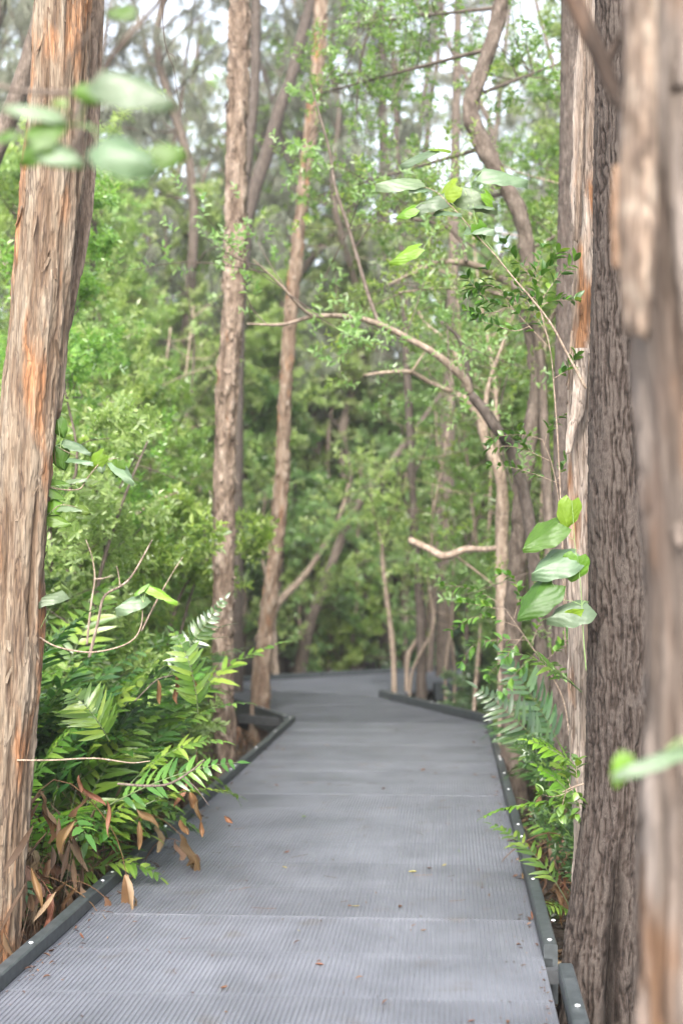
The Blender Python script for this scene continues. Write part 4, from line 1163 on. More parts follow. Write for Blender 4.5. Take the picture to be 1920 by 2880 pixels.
# the far wood that closes the view
def far_wood():
    rg = np.random.default_rng(77)
    m_ = MB(); n = 34000
    y = rg.uniform(38, 48, n); x = rg.uniform(-1, 1, n) * (.32 * y + 6)
    top = 5.5 + 3.2 * fbm(np.stack([x * .35, y * .2, y * 0], -1), 3, 9)
    z = GZ + rg.random(n) ** 1.15 * top
    keep = fbm(np.stack([x * .5, y * .3, z * .5], -1), 3, 14) > .36
    x, y, z = x[keep], y[keep], z[keep]
    sp = make_sprig(rg, 7, .35, .17, .08)
    v, q = place_many(rg, *sp, np.stack([x, y, z], 1), rg.normal(size=(len(x), 3)) + np.array([0, 0, .4]), rg.uniform(.7, 1.3, len(x)))
    m_.add(v, q)
    tag(m_.build('far_wood', M['leaf_far'], smooth=False), 'far leafy wood closing off the view', 'wood', kind='stuff')
far_wood()
for k in range(16):
    rg = np.random.default_rng(500 + k)
    x = -13 + 26 * (k + rg.random()) / 16; y = rg.uniform(33, 40)
    m_ = MB(); m_.tube([(0, 0, -.3), (rg.normal() * .3, 0, 5), (rg.normal() * .6, 0, 11), (rg.normal() * 1.2, 0, 17)], [.14, .12, .10, .06], 10, 30, wob=.15)
    t = thing('forest_tree', 'slim bare far trunk standing in front of the closing wood', 'tree', (x, y, GZ), 'bare far trunks')
    m_.build('trunk', M['bark_bg'], t)
    link('crown', FT[k % 2][1], t, (0, 0, 9)).scale = (.9, .9, .8)

# thin haze volume added to give the background a milky veil
mh = bpy.data.materials.new('milky_haze'); mh.use_nodes = True
nh = mh.node_tree; nh.nodes.remove(nh.nodes["Principled BSDF"])
pv = nh.nodes.new("ShaderNodeVolumePrincipled")
pv.inputs['Color'].default_value = (.93, .95, .96, 1); pv.inputs['Density'].default_value = .0012; pv.inputs['Anisotropy'].default_value = .2
nh.links.new(pv.outputs[0], nh.nodes["Material Output"].inputs['Volume'])
mb = MB(); mb.box((0, 190, 14.0), (700, 560, 31))
ho = mb.build('haze', mh, smooth=False); ho["kind"] = 'stuff'; ho["label"] = 'thin pale haze added to veil the forest background'

# ------------------------------------------------------------------ ferns
def pinna(L, W, droop, wav, rg, curlx=.15):
    """strap leaflet along +Y, normal +Z, with a wavy edge"""
    nu = 8
    vs = []
    ph = rg.uniform(0, 6)
    for i in range(nu):
        u = i / (nu - 1)
        w_ = W * .5 * (min(1, u * 6 + .35)) * (1 - max(0, (u - .45) / .55) ** 1.7) + .0006
        z = -droop * L * u * u
        wv = math.sin(ph + u * 22) * wav * W * (1 - u)
        vs += [(-w_, L * u, z + w_ * curlx + wv), (0, L * u, z), (w_, L * u, z + w_ * curlx - wv)]
    q = []
    for i in range(nu - 1):
        k = i * 3
        q += [[k, k + 1, k + 4, k + 3], [k + 1, k + 2, k + 5, k + 4]]
    return np.array(vs), np.array(q)
def frond(seed, L=.9, stipe=.35, arch=1.2, npn=15, pl=.15, pw=.026, tone=None, side=0, wav=.2):
    """one pinnate frond: grows up from the origin and arches towards +Y"""
    rg = np.random.default_rng(seed)
    m_ = MB()
    n = 24
    pts = [np.zeros(3)]
    ang = R(8)
    for i in range(1, n):
        ang += arch / n * (.4 + 1.4 * (i / n))
        pts.append(pts[-1] + np.array([side * .25 * L / n * i / n, math.sin(ang), math.cos(ang)]) * L / n)
    pts = np.array(pts)
    c = m_.tube(pts[::3].tolist() + [pts[-1].tolist()], [.0042, .0035, .0022, .0010], 5, 26, mat=1, cap=False)
    cc = spline(pts, 120)
    t = np.gradient(cc, axis=0); t /= np.linalg.norm(t, axis=1)[:, None]
    X_ = np.array([1.0, 0, 0])
    for k in range(npn):
        f = stipe + (1 - stipe) * (k + .3) / npn
        i = int(f * 118)
        T = t[i]; S = X_ - T * T.dot(X_); S /= np.linalg.norm(S); Nn = np.cross(S, T)
        if Nn[2] < 0 and False: Nn = -Nn
        g = (k + .5) / npn
        l = pl * (.75 + .5 * math.sin(math.pi * min(1, g * 1.1 + .12))) * (1 - .55 * max(0, g - .6) / .4)
        for sgn in (-1, 1):
            if rg.random() < .03: continue
            v, q = pinna(l * rg.uniform(.88, 1.1), pw * rg.uniform(.85, 1.15), rg.uniform(.10, .45), wav, rg)
            a = R(62) * sgn * rg.uniform(.86, 1.1)
            # basis: pinna y-axis in the frond plane
            Y_ = T * math.cos(a) + S * math.sin(a)
            Y_ = Y_ + Nn * rg.uniform(-.05, .25); Y_ /= np.linalg.norm(Y_)
            Z_ = Nn + T * rg.uniform(-.35, .35) + S * rg.uniform(-.2, .2); Z_ -= Y_ * Y_.dot(Z_); Z_ /= np.linalg.norm(Z_)
            Xv = np.cross(Y_, Z_)
            m_.add(v @ np.stack([Xv, Y_, Z_]) + cc[i], q)
    v, q = pinna(pl * .6, pw * .8, .2, wav, rg)
    T = t[-1]; S = X_; Nn = np.cross(S, T)
    m_.add(v @ np.stack([S, T, Nn]) + cc[-1], q)
    return m_
FR = [frond(600 + i, L=l, stipe=s, arch=a, npn=n_, side=sd_) .mesh('frond', [M['fern'], M['rachis']], smooth=True)
      for i, (l, s, a, n_, sd_) in enumerate([(1.0, .42, 1.5, 14, 0), (1.25, .45, 1.2, 16, .6), (.85, .35, 1.9, 14, -.5), (1.1, .4, 1.7, 15, .3), (1.4, .5, 1.0, 16, -.3), (.9, .3, 2.2, 15, .2)])]
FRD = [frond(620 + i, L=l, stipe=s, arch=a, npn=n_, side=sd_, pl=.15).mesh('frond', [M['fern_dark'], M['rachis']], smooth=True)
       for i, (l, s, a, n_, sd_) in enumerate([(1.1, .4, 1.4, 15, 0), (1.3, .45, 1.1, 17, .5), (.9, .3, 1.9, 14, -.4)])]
def dead_frond(seed):
    """withered brown strap hanging from its stalk"""
    rg = np.random.default_rng(seed); m_ = MB()
    L = rg.uniform(.5, .9)
    h = rg.uniform(.25, .75)
    pts = [(0, 0, 0), (0, .06, h * .7), (rg.normal() * .03, .2, h), (rg.normal() * .06, .38, h * .75), (rg.normal() * .06, .45, h * .35)]
    c = m_.tube(pts, [.004, .003, .002, .001], 5, 22, cap=False)
    for k in range(9):
        i = rg.integers(9, 21)
        nu = 7; l = rg.uniform(.10, .20); w_ = rg.uniform(.010, .022)
        a = rg.uniform(0, 6.28); tw = rg.uniform(-2.5, 2.5); out = np.array([math.cos(a), math.sin(a), 0])
        vs = []
        for j in range(nu):
            u = j / (nu - 1)
            ctr = c[i] + out * (.05 * math.sin(u * 2.2)) + np.array([0, 0, -l * u]) + out * .012 * math.sin(u * 9 + a)
            aa = a + 1.57 + tw * u; ww = w_ * math.sin(math.pi * (.12 + .84 * u)) ** .7
            side = np.array([math.cos(aa), math.sin(aa), .2 * math.sin(5 * u)])
            cu = np.array([math.cos(aa + 1.57), math.sin(aa + 1.57), 0]) * ww * .5
            vs += [ctr - side * ww + cu, ctr, ctr + side * ww + cu]
        m_.add(vs, [[j * 3 + e, j * 3 + e + 1, j * 3 + e + 4, j * 3 + e + 3] for j in range(nu - 1) for e in (0, 1)])
    return m_.mesh('dead_frond', M['dead'])
DF = [dead_frond(640 + i) for i in range(6)]
def fern(x, y, label, group, seed, n_=9, sc=1.0, dark=.25, dead=3, z=None, lean=None, cat='fern'):
    rg = np.random.default_rng(seed)
    t = thing('fern', label, cat, (x, y, float(gz(x, y)) if z is None else z), group)
    for k in range(n_):
        m_ = FRD[rg.integers(0, 3)] if rg.random() < dark else FR[rg.integers(0, 6)]
        o = link('frond', m_, t, (rg.normal() * .06, rg.normal() * .06, rg.uniform(-.02, .15)))
        az = rg.uniform(0, 6.28) if lean is None or rg.random() < .35 else lean + rg.normal() * .5
        o.rotation_euler = (rg.uniform(-.15, .35), rg.uniform(-.2, .2), az)
        o.rotation_mode = 'XYZ'
        s = sc * rg.uniform(.8, 1.15); o.scale = (s, s, s)
    for k in range(dead):
        o = link('dead_frond', DF[rg.integers(0, 6)], t, (rg.normal() * .1, rg.normal() * .1, 0))
        o.rotation_euler = (0, 0, rg.uniform(0, 6.28)); s = rg.uniform(.8, 1.4); o.scale = (s, s, s)
    return t
rg0 = np.random.default_rng(701)
# left fern bed, near to far: az -pi/2 leans a frond towards +x
row = [(5.75, 42), ]
def fern_bed(pts, group, label, seed, **kw):
    for i, (x, y) in enumerate(pts):
        fern(x, y, label, group, seed + i, **kw)
near = []
for y, offs in ((6.2, (.42, .72)), (6.7, (.38, .7, 1.05)), (7.2, (.36, .65, .95, 1.25)), (7.8, (.36, .7, 1.05, 1.4)), (8.4, (.5, .85, 1.2, 1.6)), (9.0, (.6, .95, 1.3, 1.7)), (9.8, (.75, 1.15, 1.6)), (10.8, (.95, 1.4, 2.0))):
    for o_ in offs: near.append((kl(y) - o_ + rg0.uniform(-.06, .06), y + rg0.uniform(-.2, .2)))
lowp = [p for p in near if p[1] < 7.0]; midp = [p for p in near if 7.0 <= p[1] < 9.4]; farp = [p for p in near if p[1] >= 9.4]
fern_bed(lowp, 'ferns closest to the viewer left of the rail', 'lush green fern with brown withered straps low against the left rail', 710, n_=3, sc=.70, lean=-1.2, dead=14, dark=.6)
fern_bed(midp, 'ferns crowding the left rail', 'bright green fern of long toothed fronds crowding the left rail', 740, n_=16, sc=1.22, lean=-1.1, dead=4, dark=.45)
fern_bed(farp, 'ferns by the slender paperbark', 'tall bright fern near the foot of the slender paperbark', 770, n_=15, sc=1.25, lean=-.9, dead=2, dark=.2)
fern_bed([(kl(7.6) - 1.75, 7.6), (kl(8.6) - 2.0, 8.6), (kl(9.6) - 2.1, 9.5), (kl(8) - 1.7, 8.3), (kl(9) - 1.6, 9.1)], 'ferns behind the thick trunk', 'tall yellow green fern clump just right of the thick left trunk', 790, n_=18, sc=1.65, dead=1, dark=.15)
fern_bed([(kl(12.2) - .6, 12.2), (kl(13.1) - .7, 13.1), (kl(14) - 1.0, 14.2)], 'ferns by the orange based paperbark', 'small fern in the shade by the rail corner', 800, n_=7, sc=.5, dead=1)
# right hand ferns
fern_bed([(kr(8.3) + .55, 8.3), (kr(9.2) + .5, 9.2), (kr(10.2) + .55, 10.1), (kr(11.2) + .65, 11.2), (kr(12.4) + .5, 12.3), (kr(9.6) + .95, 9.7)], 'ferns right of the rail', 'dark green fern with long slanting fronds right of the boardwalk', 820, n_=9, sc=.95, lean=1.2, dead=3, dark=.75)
def single_frond(label, base, tip, seed, L=None, mat='fern', npn=13, pl=.085, pw=.018, arch=.7, roll=0):
    """a frond thing reaching from base to tip"""
    b = Vector(base); e = Vector(tip); L = (e - b).length * 1.05
    m_ = frond(seed, L=L, stipe=.12, arch=arch, npn=npn, pl=pl, pw=pw)
    c = np.vstack(m_.v)
    # local tip position of the arch, rotate it onto the wanted chord
    ang = R(8); p = np.zeros(3)
    for i in range(1, 24):
        ang += arch / 24 * (.4 + 1.4 * (i / 24)); p = p + np.array([0, math.sin(ang), math.cos(ang)]) * L / 24
    q = Vector(p).rotation_difference(e - b)
    q = Matrix.Rotation(roll, 3, (e - b).normalized()).to_quaternion() @ q
    o = m_.build('fern_frond', [M[mat], M['rachis']], None, b)
    o.rotation_mode = 'QUATERNION'; o.rotation_quaternion = q
    return tag(o, label, 'fern frond')
fern_bed([(kr(6.9) + .38, 6.9), (kr(7.6) + .45, 7.6), (kr(8.6) + .38, 8.7)], 'small ferns at the right rail', 'small dark fern tucked between the right rail and the peeling strip', 880, n_=8, sc=.62, dead=5, dark=.6)
single_frond('bright yellow green frond reaching over the right rail onto the deck', D(1330, 1846, 5.9), D(1105, 1878, 5.9), 851, mat='vine_y', arch=.5, pl=.055, pw=.022, npn=17, roll=1.3)
single_frond('pale frond tip hanging just above the bright frond on the right', D(1330, 1850, 6.0), D(1232, 1760, 6.0), 852, mat='vine_y', arch=.5, pl=.06, pw=.02, npn=9, roll=.8)
single_frond('pale green strap fern spreading left from the peeling strip', D(1335, 1590, 5.9), D(1175, 1498, 5.9), 853, mat='fern', arch=.5, pl=.12, pw=.022, npn=8, roll=1.2)
single_frond('light fern frond left of the orange bark strip at knee height', D(1325, 1765, 6.0), D(1210, 1700, 6.0), 854, mat='vine_y', arch=.5, pl=.08, pw=.02, npn=9, roll=1.0)
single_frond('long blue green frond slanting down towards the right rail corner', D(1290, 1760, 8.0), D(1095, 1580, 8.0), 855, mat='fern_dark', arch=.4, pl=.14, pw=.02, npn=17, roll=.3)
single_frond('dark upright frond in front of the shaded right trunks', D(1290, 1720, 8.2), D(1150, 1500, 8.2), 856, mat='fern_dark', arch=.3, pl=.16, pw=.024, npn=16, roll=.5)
single_frond('large glossy frond over the left rail beside the slender paperbark', D(330, 1760, 7.6), D(575, 1610, 7.6), 857, arch=.9, pl=.10, pw=.024, npn=16, roll=-1.2)
single_frond('serrated light frond stretching right towards the deck below the slender paperbark', D(300, 1800, 7.0), D(520, 1700, 7.0), 858, arch=.9, pl=.11, pw=.024, npn=16, roll=-1.0)
single_frond('low frond with drooping leaflets hanging over the left rail', D(250, 1850, 6.6), D(550, 1750, 6.6), 859, arch=.6, pl=.10, pw=.022, npn=14, roll=-.5)
single_frond('pale feathered frond lying across the left rail at the brown leaves', D(330, 1850, 6.9), D(560, 1830, 6.9), 860, arch=.8, pl=.08, pw=.02, npn=14, roll=-1.4)
single_frond('stiff dark frond spearing up before the slender paperbark', D(380, 1560, 7.2), D(517, 1375, 7.2), 861, mat='fern_dark', arch=.2, pl=.07, pw=.018, npn=18, roll=0)
single_frond('bright feathery frond in the middle of the fern bed', D(455, 1640, 6.8), D(395, 1440, 6.8), 862, arch=1.1, pl=.10, pw=.022, npn=16, roll=.5)
single_frond('arched silver green frond just right of the thick left trunk', D(250, 1700, 6.7), D(155, 1580, 6.7), 863, arch=1.4, pl=.13, pw=.020, npn=18, roll=.2)

# ------------------------------------------------------------------ big soft vine leaves
def bigleaf(L, W, seed, cup=.25, droop=.3, lobes=.06):
    rg = np.random.default_rng(seed)
    nu, nv = 26, 19
    vs = []
    ph = rg.uniform(0, 6)
    for i in range(nu):
        u = i / (nu - 1)
        w_ = W / 2 * (math.sin(math.pi * min(1, (u * .93 + .07)) ** .72) ** .8) * (1 + lobes * math.sin(ph + u * 15))
        for j in range(nv):
            v = -1 + 2 * j / (nv - 1)
            y = L * u - (L * .16 * abs(v) ** 1.3 * (1 - u) ** 3)
            vein = -.030 * L * abs(math.sin((abs(v) * .8 + u) * 11)) * abs(v) ** .3
            z = -cup * W * abs(v) ** 1.6 * .5 - droop * L * u * u * .6 + vein + .02 * L * math.sin(ph + 5 * u + 3 * v)
            vs.append((v * w_, y, z - .02 * L * math.exp(-(v * 8) ** 2) * 0))
    q = [[i * nv + j, i * nv + j + 1, (i + 1) * nv + j + 1, (i + 1) * nv + j] for i in range(nu - 1) for j in range(nv - 1)]
    return np.array(vs), np.array(q)
def leaf_on(t, centre, tip, nrm, L, W, seed, mat='vine', cup=.25, droop=.3, label=None, attach=None):
    """leaf whose middle sits at centre; tip = direction of the tip, nrm = upper side; attach = end of its stalk on the stem"""
    v, q = bigleaf(L, W, seed, cup, droop)
    y = Vector(tip).normalized(); z = Vector(nrm); z = (z - y * y.dot(z)).normalized(); x = y.cross(z)
    A = np.array([list(x), list(y), list(z)])
    mid = np.array([0, L * .5, -droop * L * .15])
    base = np.array(list(t.location))
    off = np.array(list(centre)) - mid @ A
    m_ = MB(); m_.add(v @ A + off - base, q)
    if attach is not None:
        a = np.array(list(attach)) - base; b_ = off - base
        m_.tube([a, (a + b_) / 2 + np.array([0, 0, .012]), b_], [.0016, .0012], 5, 9, mat=1, cap=False)
    o = m_.build('leaf', [M[mat], M['stem_g']], t)
    if label: o['label'] = label
    return o
d = 5.75
p = path([(1345, 893), (1300, 810), (1262, 740), (1215, 680), (1180, 640), (1135, 585), (1098, 545), (1060, 500), (1030, 468), (1000, 440), (960, 425)], d, [.0062, .0056, .0050, .0044, .0038, .003, .0026, .002, .0014])
vine = branchy('leafy_sapling', 'slanting sapling with large pale soft leaves reaching left from the peeling strip', 'sapling', [p,
    path([(1112, 560), (1090, 500), (1082, 440), (1075, 400), (1050, 370)], d, [.002, .0016, .001]),
    path([(1062, 500), (1010, 515), (985, 550), (965, 580)], d, [.0014, .0012, .001]),
    path([(1150, 600), (1120, 560), (1098, 545)], d, [.002, .0014])], ['twig', 'stem_g', 'stem_g', 'stem_g'])
S_ = .00156 * 1.0   # metres per display pixel at that distance: 1.2245*5.15/4000
mp_ = 1.2245 * d / 4000
for (cx_, cy_, lw_, tip, nrm, mt, cup, dr, at_, sd_) in [
    (912, 412, (100, 66), (-1, -.1, -.02), (.05, -.6, 1), 'vine', .5, .25, (960, 425), 1),
    (1162, 397, (105, 72), (1, -.1, -.12), (.0, -.6, 1), 'vine', .55, .25, (1078, 425), 2),
    (1100, 442, (90, 75), (.95, -.3, -.25), (0, -.9, .8), 'vine', .8, .5, (1070, 450), 3),
    (980, 458, (85, 60), (-1, -.2, -.25), (-.1, -.7, 1), 'vine', .7, .4, (1020, 455), 4),
    (1026, 442, (55, 60), (-.5, .3, -.35), (0, -.9, .5), 'vine_y', .2, .1, (1050, 440), 5),
    (930, 486, (50, 40), (-1, .2, -.35), (0, -.8, .6), 'vine_y', .3, .2, (985, 470), 6),
    (925, 585, (78, 44), (-1, .2, -.42), (-.35, -.85, .5), 'vine_y', .3, .15, (965, 580), 7),
    (955, 358, (84, 50), (-1, .1, -.35), (-.2, -.6, 1), 'vine', .4, .2, (1010, 345), 8),
    (1012, 342, (50, 30), (1, .3, .1), (0, -.4, 1), 'vine_y', .3, .2, (1005, 352), 9),
    (1104, 520, (64, 46), (.9, -.5, -.05), (0, -.35, 1), 'vine', .7, .3, (1090, 520), 10),
    (1104, 536, (46, 40), (.3, .3, -.6), (0, -.95, .3), 'vine_y', .2, .1, (1098, 525), 11),
    (1128, 462, (48, 36), (.6, .3, -.6), (.3, -.9, .4), 'vine_y', .2, .2, (1110, 445), 12),
    (1030, 485, (60, 34), (1, -.4, 0), (0, -.3, 1), 'vine', .5, .3, (1045, 485), 13),
    (965, 432, (60, 30), (-.9, -.5, .0), (0, -.3, 1), 'vine', .5, .3, (985, 440), 14),
    (1105, 470, (60, 30), (1, -.4, -.05), (0, -.3, 1), 'vine', .5, .3, (1075, 475), 15)]:
    leaf_on(vine, D(cx_, cy_, d), tip, nrm, lw_[0] * mp_, lw_[1] * mp_, 900 + sd_, mt, cup, dr, attach=D(at_[0], at_[1], d))
d = 5.5; mp_ = 1.2245 * d / 4000
vine2 = branchy('leafy_vine', 'vine of big rounded leaves hanging in front of the peeling strip', 'vine', [
    path([(1345, 1540), (1340, 1480), (1335, 1390), (1332, 1340), (1325, 1290), (1318, 1240)], d, [.0022, .002, .0016, .0012]),
    path([(1335, 1390), (1310, 1380), (1282, 1378)], d, [.0012, .001]),
    path([(1318, 1240), (1300, 1232), (1282, 1232)], d, [.0012, .001])], ['stem_g', 'stem_g', 'stem_g'])
for (cx_, cy_, lw_, tip, nrm, mt, cup, dr, at_, sd_, lb) in [
    (1240, 1230, (104, 84), (-1, -.1, -.62), (-.45, -.9, .7), 'vine_b', .25, .15, (1282, 1232), 21, 'bright green pointed leaf'),
    (1270, 1290, (112, 90), (-1, -.2, -.35), (-.2, -1, .9), 'vine', .4, .3, (1322, 1290), 22, 'blue green glossy leaf'),
    (1318, 1308, (62, 66), (-.2, .1, -.9), (0, -1, .2), 'vine_y', .15, .1, (1330, 1330), 23, 'yellow green leaf'),
    (1225, 1378, (116, 92), (-.9, -.15, -.75), (-.5, -.8, .6), 'vine_b', .25, .2, (1282, 1378), 24, 'light green leaf pointing down'),
    (1302, 1398, (100, 84), (-.95, -.2, -.2), (0, -.8, 1), 'vine', .5, .3, (1335, 1390), 25, None),
    (1300, 1424, (70, 44), (-.9, .2, -.25), (0, -.85, -.5), 'vine_y', .2, .1, (1335, 1400), 26, None),
    (1304, 1184, (70, 56), (-.2, .1, -.9), (.1, -1, .2), 'vine_y', .2, .1, (1318, 1240), 27, 'yellow leaf half behind the trunk')]:
    if mt == 'vine_b' and 'vine_b' not in M:
        M['vine_b'] = leafmat('vine_leaf_bright', [(0, (.045, .09, .010)), (1, (.066, .12, .014))], (1.5, 1.7, .4), .45, .34, .4, True)
    leaf_on(vine2, D(cx_, cy_, d), tip, nrm, lw_[0] * mp_, lw_[1] * mp_, 900 + sd_, mt, cup, dr, lb, D(at_[0], at_[1], d))
# small leaved sprays between the crooked trunks and the peeling strip
def leafy_twigs(name, label, d, stem, twigs, mat='leaf_shrub', ll=.05, lw=.021, seed=1, rad=.0045, nper=9, group=None):
    pth = [path(stem, d, [rad, rad * .8, rad * .5])] + [path(t_, d, [rad * .5, rad * .35, rad * .15]) for t_ in twigs]
    t = branchy(name, label, 'sapling', pth, 'twig', seg=6, group=group)
    rg = np.random.default_rng(seed)
    base = np.array(list(t.location)); lf = MB()
    for pts, _ in pth[1:]:
        c = spline([Vector(q) - t.location for q in pts], 40)
        m_ = nper
        for k in range(m_):
            i = int((.25 + .75 * k / (m_ - 1)) * 39)
            T = c[min(39, i + 1)] - c[max(0, i - 1)]; T /= np.linalg.norm(T) + 1e-9
            for s in (0, 1) if k < m_ - 1 else (0, 1, 2, 3, 4):
                a = rg.uniform(0, 6.28)
                sd2 = np.cross(T, rg.normal(size=3)); sd2 /= np.linalg.norm(sd2)
                Y_ = T * .7 + sd2 * .8 + np.array([0, 0, .15]); Y_ /= np.linalg.norm(Y_)
                Z_ = np.array([0, 0, 1.0]) + rg.normal(size=3) * .35 + T * .3; Z_ -= Y_ * Y_.dot(Z_); Z_ /= np.linalg.norm(Z_)
                l = ll * rg.uniform(.7, 1.2); W_ = lw * rg.uniform(.85, 1.2)
                nu = 6; vs = []
                for q_ in range(nu):
                    u = q_ / (nu - 1); w_ = W_ * .5 * math.sin(math.pi * (u * .96 + .03)) ** .85
                    zz = -.25 * l * u * u
                    vs += [(-w_, l * u, zz + w_ * .4), (0, l * u, zz), (w_, l * u, zz + w_ * .4)]
                lf.add(np.array(vs) @ np.stack([np.cross(Y_, Z_), Y_, Z_]) + c[i],
                       [[e * 3 + f, e * 3 + f + 1, e * 3 + f + 4, e * 3 + f + 3] for e in range(nu - 1) for f in (0, 1)])
    lf.build('foliage', M[mat], t)
    return t
M['leaf_shrub'] = leafmat('glossy_leaf', [(0, (.04, .10, .015)), (.6, (.07, .145, .02)), (.92, (.11, .20, .03)), (1, (.20, .28, .04))], (1.5, 1.6, .5), .34, .33, .7)
leafy_twigs('glossy_sapling', 'glossy small leaved sapling standing in front of the dark straight trunk', 6.0,
    [(1298, 1500), (1290, 1250), (1282, 1050), (1272, 900), (1262, 800), (1235, 700)],
    [[(1262, 800), (1215, 750), (1170, 700), (1140, 650), (1120, 620)], [(1180, 712), (1150, 700), (1110, 690)], [(1150, 668), (1120, 655), (1080, 668)],
     [(1235, 700), (1228, 640), (1240, 590), (1246, 570)], [(1235, 700), (1270, 650), (1295, 620), (1318, 600)], [(1240, 660), (1205, 620), (1180, 590), (1160, 560)],
     [(1262, 780), (1210, 690), (1190, 660), (1180, 640)], [(1250, 740), (1230, 690), (1200, 670), (1180, 680)], [(1215, 750), (1180, 760), (1130, 745), (1090, 735)],
     [(1150, 715), (1110, 720), (1070, 715)], [(1120, 690), (1090, 660), (1075, 640)], [(1270, 870), (1300, 850), (1322, 820)], [(1240, 700), (1280, 690), (1318, 690)], [(1230, 650), (1262, 610), (1280, 580)]], seed=31, nper=8)
leafy_twigs('glossy_sapling', 'small spray of glossy leaves on thin stems over the crooked trunk foot', 6.4,
    [(1300, 1400), (1288, 1200), (1270, 1080), (1245, 1010)],
    [[(1282, 1110), (1230, 1090), (1180, 1075), (1130, 1068)], [(1245, 1010), (1210, 1000), (1160, 1000), (1130, 1010)], [(1265, 1060), (1220, 1040), (1170, 1025), (1125, 1030)],
     [(1250, 1020), (1260, 980), (1290, 955), (1312, 940)], [(1230, 1045), (1200, 1020), (1190, 990)], [(1280, 1100), (1300, 1060), (1320, 1050)]], seed=32, nper=8, ll=.045)
leafy_twigs('glossy_sapling', 'low sprig of round leaves beside the orange bark strip', 5.7,
    [(1340, 1800), (1310, 1810), (1290, 1820)],
    [[(1315, 1812), (1290, 1825), (1265, 1830), (1245, 1825)], [(1310, 1812), (1300, 1780), (1292, 1760)], [(1300, 1815), (1290, 1850), (1285, 1870)], [(1320, 1805), (1330, 1850), (1325, 1870)], [(1325, 1800), (1322, 1770), (1325, 1750)]], seed=33, nper=5, ll=.045, lw=.026)
leafy_twigs('glossy_sapling', 'spreading shrub with fan shaped sprays above the right ferns', 7.6,
    [(1310, 1720), (1290, 1600), (1230, 1500), (1160, 1400)],
    [[(1160, 1400), (1120, 1370), (1070, 1350), (1020, 1345)], [(1190, 1440), (1130, 1420), (1080, 1420), (1040, 1450)], [(1210, 1470), (1150, 1470), (1090, 1480), (1060, 1520)],
     [(1180, 1420), (1190, 1370), (1180, 1330), (1150, 1320)], [(1220, 1480), (1240, 1420), (1250, 1370), (1240, 1330)], [(1250, 1520), (1290, 1480), (1310, 1440)], [(1200, 1460), (1160, 1510), (1120, 1550)], [(1230, 1500), (1200, 1530), (1170, 1560), (1150, 1590)],
     [(1150, 1400), (1100, 1390), (1060, 1385)], [(1240, 1510), (1280, 1540), (1310, 1550)]], seed=34, nper=10, ll=.055, lw=.026)
# twig arching over the ferns with a heart shaped leaf
d = 6.0; mp_ = 1.2245 * d / 4000
v3 = branchy('climbing_twig', 'thin brown twig looping over the ferns with a pale heart shaped leaf', 'vine', [
    path([(85, 1460), (130, 1485), (200, 1498), (260, 1490), (305, 1470), (325, 1435), (328, 1380)], d, [.0045, .004, .0035, .003, .002])], 'twig')
leaf_on(v3, D(296, 1378, d), (-.9, -.4, -.35), (-.2, -.65, 1), 72 * mp_, 60 * mp_, 941, 'vine', .6, .3, attach=D(328, 1380, d))
leaf_on(v3, D(375, 1362, d), (.95, -.2, -.4), (.1, -.55, 1), 80 * mp_, 34 * mp_, 942, 'vine_y', .5, .2, attach=D(330, 1385, d))
leaf_on(v3, D(325, 1350, d), (.7, .1, .6), (-.4, -.6, .9), 40 * mp_, 20 * mp_, 943, 'vine_y', .5, .2, attach=D(328, 1380, d))
leaf_on(v3, D(105, 1368, d), (-.9, -.4, -.2), (0, -.5, 1), 80 * mp_, 50 * mp_, 944, 'vine', .6, .3, attach=D(85, 1460, d))
